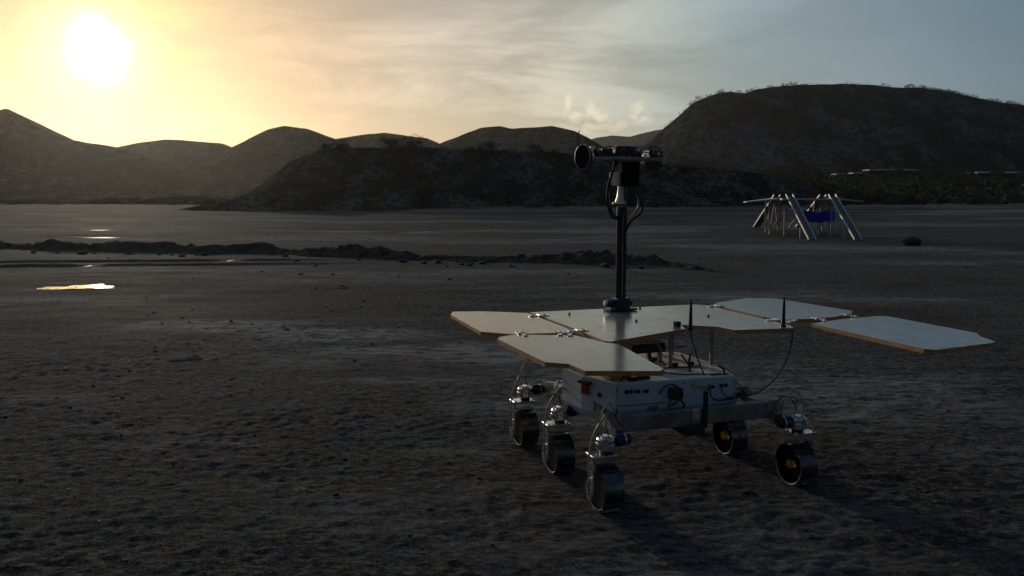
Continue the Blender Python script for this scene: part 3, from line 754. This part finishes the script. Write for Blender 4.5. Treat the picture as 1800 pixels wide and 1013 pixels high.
for poly, lab, dz, tl in ((C, labs[0], 0, (0, 0)), (PA, labs[1], 0, (0, .0)), (PB, labs[2], 0, (0, 0)), (PC, labs[3], 0, (0, 0)), (PD, labs[4], 0, (0, 0))):
    p = MB().prism(poly, PZ-.020+dz, PZ-.0012+dz).build('solar_panel', M['ply'], rv, False); p['label'] = lab
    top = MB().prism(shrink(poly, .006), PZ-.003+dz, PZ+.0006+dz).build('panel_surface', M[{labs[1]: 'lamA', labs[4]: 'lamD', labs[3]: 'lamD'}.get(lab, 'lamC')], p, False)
    panels.append(p)
def hinge(x, y, a, parent, s=1.0, span=.075):
    h = MB()
    c, sn = math.cos(a), math.sin(a)
    for q in (-1, 1):
        h.box((x+q*span*.5*c, y+q*span*.5*sn, PZ+.004), (.05*s, .028*s, .004), (0, 0, a))
        for b in (-1, 1):
            h.cyl((x+q*span*.5*c-b*.012*sn, y+q*span*.5*sn+b*.012*c, PZ+.006), (x+q*span*.5*c-b*.012*sn, y+q*span*.5*sn+b*.012*c, PZ+.013), .0045, n=8)
    h.cyl((x-.018*sn*1.2, y+.018*c*1.2, PZ+.005), (x+.018*sn*1.2, y-.018*c*1.2, PZ+.005), .006, n=10)
    h.build('hinge', M['alu'], parent)
hinge(-.482, 1.10, 0, panels[0]); hinge(-.478, .52, 0, panels[0])
hinge(-.79, .525, R(90), panels[2]); hinge(-.60, .475, R(75), panels[2]); hinge(-.555, .45, R(75), panels[2])
hinge(.772, 1.12, 0, panels[0]); hinge(.768, .50, 0, panels[3])
hinge(1.03, .44, R(85), panels[4]); hinge(1.30, .50, R(95), panels[4]); hinge(.82, .42, R(30), panels[4])
for x, y in ((.115, .49),): MB().box((x, y, PZ+.015), (.035, .03, .028), (0, 0, .2), .003).build('switch_box', M['black'], panels[0])
for x, y in ((-.28, 1.10), (.25, 1.19), (.48, .75), (-.02, .72)): MB().cyl((x, y, PZ), (x, y, PZ+.012), .007, n=8).build('bolt', M['dsteel'], panels[0])

# body
BT = .56
bp = [(-.413, .168), (.268, .142), (.33, .40), (.315, .80), (.10, .86), (-.30, .86), (-.52, .62), (-.50, .40)]
k_ = MB()
lv = [(BT, 1.0), (.385, 1.0), (.34, .93)]
rings = []
for z, s in lv:
    rings.append([k_.bm.verts.new(((x+.09)*s-.09, (y-.5)*s+.5, z)) for x, y in bp])
for a, b in zip(rings, rings[1:]):
    for i in range(len(bp)): k_.bm.faces.new((a[i], a[(i+1) % len(bp)], b[(i+1) % len(bp)], b[i]))
k_.bm.faces.new(rings[0]); k_.bm.faces.new(rings[-1][::-1])
bd = k_.build('body', M['white'], rv, False)
MB().prism([((x+.09)*.985-.09, (y-.5)*.985+.5) for x, y in bp], BT-.002, BT+.006).build('lid', M['roof'], bd, False)
k_ = MB()
def seam(pts, w=.008):
    for a, b in zip(pts, pts[1:]): k_.bar((*a, BT+.008), (*b, BT+.008), w, .006)
seam([(-.10, .36), (.0, .24), (.21, .19)]); seam([(-.06, .42), (.16, .40)]); seam([(.06, .40), (.2, .385)]); seam([(.14, .178), (.245, .17)])
k_.build('lid_seal', M['black'], bd, False)
for x, y in ((.01, .58), (.05, .62), (.18, .44), (.08, .44)):
    MB().box((x, y, BT+.016), (.032, .022, .02), (0, 0, .2), .003).build('connector', M['black'], bd)
# front face sockets. the front wall runs from (-.413,.168) to (.268,.142)
def fr(t, z, out=.004): return (-.413+.681*t+.038*-out*0, .168-.026*t-out, z)
fa = math.atan2(-.026, .681)
for t, z, w, h in ((.085, .522, .018, .02), (.12, .521, .014, .02), (.17, .520, .028, .018), (.24, .518, .028, .016), (.80, .515, .02, .016), (.875, .518, .017, .016), (.915, .518, .017, .016)):
    MB().box(fr(t, z), (w, .010, h), (0, 0, fa), .001).build('socket', M['black'], bd)
MB().box(fr(.47, .500, .022), (.07, .045, .055), (0, 0, fa), .004).build('junction_box', M['dsteel'], bd)
MB().box(fr(.70, .517, .002), (.115, .004, .022), (0, R(10), fa)).build('label_strip', M['label'], bd, False)
k_ = MB(); pts = []
for i in range(14):
    a = R(-70+i*20-20); pts.append((*fr(.435+.085*math.cos(a)*1.0, .49+.062*math.sin(a), .012)[:2], .49+.055*math.sin(a)))
k_.tube(pts, .0042, 8, 3)
k_.build('cable_loop', M['navy'], bd)
# left wall details: red isolator, blue button
lw = [(-.413, .168), (-.50, .40)]
def lf(t, z, out=.006):
    dx, dy = lw[1][0]-lw[0][0], lw[1][1]-lw[0][1]; l = math.hypot(dx, dy); nx_, ny_ = -dy/l, dx/l
    return (lw[0][0]+dx*t+nx_*out, lw[0][1]+dy*t+ny_*out, z)
la = math.atan2(.232, -.087)
k_ = MB(); k_.box(lf(.85, .505, .012), (.04, .022, .06), (0, 0, la), .003); k_.build('isolator_switch', M['red'], bd)
MB().box(lf(.85, .537, .016), (.085, .03, .014), (0, 0, la), .003).build('switch_guard', M['black'], bd)
MB().cyl(lf(.45, .488, 0), lf(.45, .488, .012), .011, n=16).build('button', M['bluea'], bd)
for t in (.03, .30, .55, .64, .97):
    for z in (.545, .40):
        MB().cyl(fr(t, z, 0), fr(t, z, .006), .005, n=8).build('bolt', M['alu'], bd)
for z in (.45,): MB().bar(fr(.02, z, .002), fr(.40, z-.0, .002), .003, .003).build('wall_seam', M['dsteel'], bd, False)
MB().bar(fr(.995, .555, .002), fr(.995, .39, .002), .012, .006).build('corner_strip', M['alu'], bd, False)
MB().bar(fr(.005, .555, .002), fr(.005, .39, .002), .012, .006).build('corner_strip', M['alu'], bd, False)
MB().box(fr(.30, .425, .004), (.06, .004, .03), (0, 0, fa)).build('maker_plate', M['alub'], bd, False)
k_ = MB(); k_.tube([fr(.50, .47, .03), fr(.53, .44, .04), fr(.50, .41, .05), fr(.56, .39, .05)], .005); k_.tube([fr(.45, .475, .03), fr(.40, .45, .035), fr(.42, .42, .05), fr(.5, .40, .06)], .0035)
k_.tube([fr(.86, .515, .01), fr(.87, .48, .03), fr(.93, .45, .03), fr(1.02, .43, -.02)], .003)
k_.build('harness', M['rubber'], bd)
# front cross beam carrying the near wheels
bm_ = MB(); bm_.box((.02, .095, .385), (.90, .055, .085), (0, 0, 0), .004)
bb = bm_.build('cross_beam', M['alub'], rv)
MB().box((.455, .15, .395), (.13, .16, .075), (0, 0, .25), .006).build('beam_end', M['alub'], bb)
MB().bar((.035, .055, .33), (.035, .055, .52), .018, .018).build('upright', M['dsteel'], bb, False)
MB().box((-.02, .06, .40), (.045, .03, .06), (0, 0, 0), .004).build('bracket', M['alu'], bb)
for x in (-.36, -.2, .2, .38):
    MB().cyl((x, .066, .41), (x, .060, .41), .006, n=8).build('bolt', M['alu'], bb)
MB().box((-.03, .12, .325), (.12, .16, .05), (0, 0, 0), .005).build('gearbox', M['dsteel'], bb)
# side bogie beams
for sgn in (-1, 1):
    x = sgn*.44
    k_ = MB(); k_.bar((x, .56, .345), (x, .80, .40), .05, .06); k_.bar((x, .80, .40), (x, 1.08, .345), .05, .06)
    bg_ = k_.build('bogie_beam', M['alub'], rv, False)
    MB().cyl((x-sgn*.02-sgn*.1, .80, .41), (x+sgn*.045, .80, .41), .035, n=20).build('pivot', M['alu'], bg_)
    k_ = MB(); k_.bar((sgn*.44, .34, .42), (sgn*.46, .03, .345), .045, .06); k_.cyl((sgn*.36, .33, .42), (sgn*.47, .33, .42), .032, n=20)
    k_.build('front_arm', M['alub'], rv)

# wheels and steering columns (one set built, then copied)
def make_wheel():
    w = MB(); r, hw = .106, .053
    w.lathe([(r-.005, -hw+.002), (r, -hw), (r, hw), (r-.005, hw-.002), (r-.007, hw-.006), (r-.007, -hw+.006), (r-.005, -hw+.002)], 'X', n=48)
    wh = w.build('wheel', M['steel'], rv)
    g = []
    for i in range(12):
        a = 2*math.pi*i/12; q = MB().box((0, 0, r+.005), (hw*1.9, .004, .012)).build('grouser', M['steel'], wh, False) if i == 0 else None
        if q is None:
            q = g[0].copy(); COL.objects.link(q); q.parent = wh
        q.rotation_euler = (a, 0, 0); g.append(q)
    h = MB().lathe([(.0, -.026), (.030, -.026), (.034, -.022), (.034, .03), (.026, .046), (0, .046)], 'X', n=28).build('hub', M['brass'], wh)
    for i in range(6):
        a = 2*math.pi*i/6+.3
        p0 = Vector((0, .03*math.cos(a), .03*math.sin(a))); p1 = Vector((0, (r-.008)*math.cos(a+.5), (r-.008)*math.sin(a+.5)))
        mdp = (p0+p1)/2+Vector((0, -.02*math.sin(a), .02*math.cos(a)))
        k2 = MB()
        Q = [p0, (p0+mdp)/2, mdp, (p1+mdp)/2, p1]
        for a_, b_ in zip(Q, Q[1:]): k2.bar(a_, b_, .004, .07)
        k2.build('spring_spoke', M['dsteel'], wh)
    MB().lathe([(.085, -.030), (.090, -.030), (.090, -.022), (.085, -.022), (.085, -.030)], 'X', n=40).build('inner_ring', M['alu'], wh)
    MB().lathe([(0, -.036), (.096, -.036), (.099, -.032), (0, -.031)], 'X', n=40).build('wheel_disc', M['dsteel'], wh)
    return wh
def make_column(s):      # s = -1: arm on the left side
    c = MB(); ox = s*.072
    # flange, side arm down to the axle
    c.box((s*.018, 0, .285-.125), (.135, .095, .014), (0, 0, 0), .003)
    c.box((ox, 0, .215-.125), (.014, .060, .150), (0, 0, 0), .004)
    col = c.build('steering_column', M['alu'], rv)
    o = MB()
    N_ = 26; A = []; B = []; A2 = []; B2 = []
    for i in range(N_):
        a = 2*math.pi*i/N_; y, z = .033*math.cos(a), .060*math.sin(a)-.008
        A.append(o.bm.verts.new((ox+s*.005, y, z))); B.append(o.bm.verts.new((ox+s*.017, y, z)))
        A2.append(o.bm.verts.new((ox+s*.005, y*.5, z*.55))); B2.append(o.bm.verts.new((ox+s*.017, y*.5, z*.55)))
    for i in range(N_):
        j = (i+1) % N_
        o.bm.faces.new((A[i], A[j], B[j], B[i])); o.bm.faces.new((B[i], B[j], B2[j], B2[i])); o.bm.faces.new((B2[i], B2[j], A2[j], A2[i])); o.bm.faces.new((A2[i], A2[j], A[j], A[i]))
    o.build('axle_plate', M['alu'], col)
    MB().cyl((ox+s*.006, 0, -.004), (ox+s*.012, 0, -.004), .013, n=16).build('axle_cap', M['dsteel'], col)
    MB().cyl((0, 0, .166), (0, 0, .196), .030, n=24).build('bearing', M['dsteel'], col)
    m_ = MB(); m_.lathe([(0, .188), (.047, .188), (.050, .192), (.050, .216), (.046, .219), (.046, .236), (.041, .243), (.024, .243), (.024, .254), (0, .254)], 'Z', n=12)
    for i in range(6):
        a = i*math.pi/3; m_.cyl((.033*math.cos(a), .033*math.sin(a), .240), (.033*math.cos(a), .033*math.sin(a), .249), .006, n=8)
    m_.build('steering_motor', M['alu'], col)
    for x, y in ((s*.070, .034), (s*.070, -.034), (-s*.034, .034), (-s*.034, -.034)):
        MB().cyl((x, y, .164), (x, y, .176), .006, n=8).build('bolt', M['alu'], col)
    # folding motor lying inboard
    f = MB(); f.cyl((-s*.045, 0, .225), (-s*.105, 0, .225), .030, n=24); f.cyl((-s*.105, 0, .225), (-s*.125, 0, .225), .024, n=24)
    f.build('walking_motor', M['dsteel'], col)
    MB().cyl((-s*.062, 0, .225), (-s*.078, 0, .225), .0325, n=24).build('motor_band', M['bluea'], col)
    MB().cyl((-s*.090, 0, .225), (-s*.098, 0, .225), .0325, n=24).build('motor_flange', M['alu'], col)
    # cables arch from the axle over the motor to the beam
    MB().tube([(ox+s*.018, -.01, .02), (ox+s*.022, -.012, .12), (ox+s*.012, -.012, .22), (s*.045, 0, .30), (-s*.01, .02, .345), (-s*.06, .05, .33), (-s*.09, .07, .26)], .0045, 8).build('cable', M['wire'], col)
    MB().tube([(s*.02, .0, .245), (s*.035, .01, .31), (0, .03, .375), (-s*.05, .07, .39), (-s*.10, .12, .33)], .0035, 8).build('cable', M['wire'], col)
    MB().tube([(-s*.02, .01, .25), (-s*.005, .015, .30), (-s*.04, .05, .345), (-s*.09, .1, .30)], .003, 8).build('cable', M['rubber'], col)
    return col
def copy_tree(o, parent):
    c_ = o.copy(); COL.objects.link(c_); c_.parent = parent
    for ch in list(o.children): copy_tree(ch, c_)
    return c_
wp = make_wheel(); cpl = make_column(-1); cpr = make_column(1)
used = set()
for i, (lx, ly, s) in enumerate(WHEELS):
    w = wp if i == 0 else copy_tree(wp, rv)
    gx, gy = rloc(lx, ly); gz = ground_z(gx, gy)
    w.location = (lx, ly, gz+.104)
    w.rotation_euler = (R(17*i), 0, 0 if s < 0 else R(180))
    cp = cpl if s < 0 else cpr
    if s not in used: used.add(s); c_ = cp
    else: c_ = copy_tree(cp, rv)
    c_.location = (lx, ly, gz+.108)

# posts between body and panels
for x, y, r in ((.312, .445, .010), (.045, .435, .010), (-.30, .42, .012), (.24, .76, .012), (-.35, .74, .012)):
    MB().cyl((x, y, BT), (x, y, PZ-.019), r, n=12).build('post', M['alub'], rv)
MB().box((-.36, .28, .665), (.13, .10, .19), (0, 0, .1), .004).build('panel_bracket', M['ply'], rv)
# electronics on the lid
k_ = MB(); k_.box((-.05, .62, .655), (.24, .18, .05), (0, 0, .05), .004)
eb = k_.build('electronics_box', M['black'], rv)
MB().box((-.05, .62, .684), (.22, .16, .006), (0, 0, .05), .002).build('box_top', M['roof'], eb)
for x, y in ((-.15, .55), (.05, .56), (.05, .69), (-.15, .69)): MB().box((x, y, .6), (.02, .02, .075)).build('standoff', M['dsteel'], eb, False)
MB().tube([(0, .54, .69), (.02, .50, .66), (.01, .47, .60), (.03, .46, .57)], .006, 8).build('cable', M['wire'], eb)
MB().tube([(-.06, .54, .67), (-.08, .48, .68), (-.05, .45, .60), (-.06, .43, .57)], .003, 8).build('cable', M['rubber'], eb)
k_ = MB(); k_.tube([(-.30, .18, .57), (-.26, .16, .63), (-.22, .17, .68), (-.24, .20, .75)], .004); k_.tube([(-.38, .19, .57), (-.35, .17, .64), (-.37, .2, .72)], .004)
k_.build('harness', M['rubber'], rv)
MB().box((-.27, .20, .577), (.12, .03, .015), (0, 0, 0), .002).build('cable_tray', M['black'], rv)
# short twin whip on the lid
k_ = MB(); k_.tube([(.09, .30, .565), (.10, .33, .60), (.125, .36, .645)], .006, 8); k_.tube([(.10, .33, .60), (.075, .35, .635), (.07, .36, .65)], .005, 8); k_.tube([(.10, .33, .59), (.085, .29, .565)], .005)
k_.build('whip_antenna', M['black'], rv)
MB().tube([(.24, .20, .566), (.235, .21, .59), (.215, .225, .605)], .006, 8).build('lid_handle', M['black'], rv)

# antennas on the front edge of the centre panel
for x, y, h, run in ((.138, .392, .165, [(.138, .385, .77), (.125, .33, .70), (.118, .24, .60), (.112, .150, .53), (.112, .125, .47), (.16, .118, .445), (.24, .115, .462)]),
                     (.672, .300, .165, [(.672, .222, .77), (.655, .20, .70), (.60, .17, .61), (.50, .14, .52), (.38, .11, .47), (.26, .112, .452), (.16, .115, .447)])):
    a = MB(); a.lathe([(0, PZ-.01), (.009, PZ-.01), (.011, PZ+.02), (.0095, PZ+.07), (.008, PZ+.12), (.0045, PZ+h), (0, PZ+h+.003)], 'Z', (x, y-.004, 0), 16)
    an = a.build('antenna', M['black'], rv)
    MB().tube([(x, y-.004, PZ-.008)]+run, .0042, 8).build('cable', M['navy'], an)
    MB().cyl((x, y-.004, PZ+.001), (x, y-.004, PZ+.012), .016, n=12).build('antenna_base', M['dsteel'], an)

# mast
mx, my = .095, 1.16
ms = MB(); ms.cyl((mx-.019, my, .45), (mx-.019, my, 1.40), .0155, n=20); ms.cyl((mx+.019, my, .45), (mx+.019, my, 1.40), .0155, n=20); ms.box((mx, my+.006, .92), (.03, .014, .95))
mast = ms.build('mast', M['black'], rv)
MB().tube([(mx+.002, my-.012, .80), (mx+.004, my-.013, 1.0), (mx+.001, my-.012, 1.2), (mx+.003, my-.012, 1.38)], .0028, 6).build('cable', M['whitewire'], mast)
MB().cyl((mx, my, 1.38), (mx, my, 1.44), .034, n=20).build('collar', M['dsteel'], mast)
b_ = MB(); b_.box((mx, my, .825), (.105, .08, .075), (0, 0, .15), .008); b_.cyl((mx-.05, my, .825), (mx-.095, my, .83), .022, n=16); b_.cyl((mx+.05, my, .83), (mx+.075, my, .825), .02, n=16)
fb = b_.build('mast_foot', M['navy'], mast)
MB().cyl((mx-.092, my, .83), (mx-.112, my, .832), .018, n=16).build('motor_cap', M['alu'], fb)
MB().box((mx, my-.0, .79), (.20, .10, .012), (0, 0, .1), .003).build('foot_plate', M['dsteel'], fb)
MB().box((mx-.008, my-.055, .797), (.05, .02, .02)).build('clamp', M['black'], fb, False)
# cable loops beside the mast
MB().tube([(mx-.055, my-.02, 1.74), (mx-.085, my-.04, 1.66), (mx-.120, my-.05, 1.56), (mx-.118, my-.04, 1.46), (mx-.075, my-.02, 1.375), (mx-.02, my-.02, 1.345), (mx-.012, my-.018, 1.2)], .0085, 8).build('cable', M['rubber'], mast)
MB().tube([(mx-.045, my-.03, 1.73), (mx-.10, my-.05, 1.62), (mx-.108, my-.05, 1.50), (mx-.085, my-.03, 1.41), (mx-.03, my-.02, 1.36)], .005, 8).build('cable', M['rubber'], mast)
MB().tube([(mx+.03, my-.02, 1.50), (mx+.085, my-.04, 1.49), (mx+.118, my-.04, 1.44), (mx+.10, my-.04, 1.39), (mx+.05, my-.02, 1.345), (mx+.012, my-.02, 1.27)], .0085, 8).build('cable', M['rubber'], mast)
MB().tube([(mx+.05, my-.02, 1.51), (mx+.08, my-.045, 1.50), (mx+.09, my-.045, 1.44), (mx+.055, my-.03, 1.38), (mx+.02, my-.02, 1.35)], .005, 8).build('cable', M['wire'], mast)
MB().cyl((mx+.03, my-.02, 1.475), (mx+.045, my-.025, 1.515), .013, n=12).build('connector', M['alu'], mast)
# tilt unit
f = MB(); f.lathe([(.058, 1.455), (.058, 1.465), (.040, 1.468), (.028, 1.50), (.022, 1.565)], 'Z', (mx-.006, my, 0), 24); f.build('tilt_cone', M['cream'], mast)
MB().box((mx+.030, my-.035, 1.51), (.058, .07, .115), (0, 0, 0), .004).build('tilt_bracket', M['black'], mast)
pu = MB().box((mx+.034, my, 1.64), (.120, .10, .150), (0, 0, 0), .006).build('pan_unit', M['matt'], mast)
MB().box((mx-.048, my-.005, 1.610), (.060, .060, .082), (0, 0, .5), .004).build('side_housing', M['cream'], pu)
MB().tube([(mx-.05, my-.01, 1.66), (mx-.055, my-.012, 1.69), (mx-.03, my-.01, 1.72)], .011, 10).build('elbow', M['alub'], pu)
# camera head
hd = MB(); hd.box((mx+.0, my, 1.732), (.53, .085, .010), (0, 0, 0), .002); hd.box((mx+.0, my-.043, 1.738), (.52, .004, .018))
head = hd.build('camera_head', M['alub'], mast)
hx = mx-.045
def camera_unit(x, z, w, h, m=M['black'], lens=.02, ry=0, d=.09):
    b = MB().box((x, my, z), (w, d, h), (0, ry, 0), .004).build('camera_unit', m, head)
    if lens: MB().cyl((x, my-d/2, z), (x, my-d/2-.022, z), lens, lens*.9, n=20).build('lens', M['lens'], b)
camera_unit(hx-.08, 1.768, .072, .052, M['dsteel'], .0)
camera_unit(hx-.145, 1.765, .05, .045, M['black'], .016)
camera_unit(hx+.015, 1.770, .085, .044, M['navy'], .0)
camera_unit(hx+.095, 1.772, .070, .045, M['navy'], .018, R(20))
camera_unit(hx+.235, 1.765, .06, .05, M['black'], .018)
camera_unit(hx+.285, 1.765, .035, .038, M['dsteel'], .0)
MB().box((hx+.06, my, 1.803), (.15, .07, .016), (0, 0, 0), .003).build('sensor_bar', M['navy'], head)
MB().box((hx-.175, my-.02, 1.785), (.030, .03, .04), (0, 0, 0), .002).build('end_block', M['alu'], head)
MB().box((hx-.185, my-.03, 1.752), (.022, .03, .04), (0, 0, 0), .002).build('end_block', M['cream'], head)
MB().cyl((hx+.17, my-.05, 1.752), (hx+.17, my-.06, 1.752), .014, n=14).build('bolt', M['alu'], head)
MB().cyl((hx+.275, my-.05, 1.765), (hx+.25, my-.055, 1.765), .008, n=10).build('bolt', M['alu'], head)
for x, w, h_ in ((-.11, .02, .018), (-.035, .016, .026), (.055, .022, .016), (.14, .02, .024), (.175, .03, .014), (.215, .018, .02)):
    MB().box((hx+x, my-.035, 1.737+h_/2+.006), (w, .022, h_), (0, 0, 0), .002).build('fitting', M['alub'] if w < .02 else M['black'], head)
for x0, x1, z in ((-.16, -.04, .028), (-.05, .10, .034), (.08, .24, .03)):
    MB().tube([(hx+x0, my-.05, 1.745), (hx+(x0+x1)/2, my-.062, 1.745+z), (hx+x1, my-.05, 1.748)], .0035, 6).build('cable', M['rubber'], head)
# round hood at the left end, half hidden twin below the right end
k_ = MB(); k_.lathe([(0, .012), (.066, .012), (.074, .006), (.076, -.012), (.068, -.016), (.062, -.008), (0, -.004)], 'X', (0, 0, 0), 36)
dd = k_.build('round_hood', M['matt'], head); dd.location = (hx-.268+.045, my-.01, 1.742); dd.rotation_euler = (0, 0, R(14))
k_ = MB(); k_.lathe([(.0735, -.014), (.0768, -.013), (.0768, -.007), (.0735, -.006)], 'X', (0, 0, 0), 36); r_ = k_.build('hood_rim', M['alub'], dd)
k_ = MB()
prof = [(.062*math.cos(a), .062*math.sin(a)) for a in [math.pi+math.pi*i/16 for i in range(17)]]
A = [k_.bm.verts.new((hx+.245+x, my-.03, 1.722+z)) for x, z in prof]; B = [k_.bm.verts.new((hx+.245+x, my+.03, 1.722+z)) for x, z in prof]
k_.bm.faces.new(A); k_.bm.faces.new(B[::-1])
for i in range(len(A)): k_.bm.faces.new((A[i], A[(i+1) % len(A)], B[(i+1) % len(A)], B[i]))
k_.build('lower_housing', M['black'], head)
for p in ([(hx-.25, my, 1.80), (hx-.262, my, 1.85), (hx-.25, my, 1.90)], [(hx-.1, my-.03, 1.80), (hx-.06, my-.04, 1.805), (hx-.01, my-.03, 1.80)], [(hx+.2, my-.04, 1.80), (hx+.24, my-.05, 1.81), (hx+.29, my-.04, 1.79)]):
    MB().tube(p, .0035, 6).build('cable', M['rubber'], head)

# ------------------------------------------------------------------ haze
hz = bpy.data.materials.new('haze_air'); hz.use_nodes = True; hn = hz.node_tree
hn.nodes.remove(hn.nodes['Principled BSDF'])
pv = hn.nodes.new('ShaderNodeVolumePrincipled'); pv.inputs['Color'].default_value = (.95, .93, .9, 1)
pv.inputs['Density'].default_value = .00013; pv.inputs['Anisotropy'].default_value = .78
hn.links.new(pv.outputs[0], hn.nodes['Material Output'].inputs['Volume'])
hb = MB().box((0, 420, 60), (3200, 2060, 124)).build('haze', hz, None, False); tag(hb, kind='stuff')
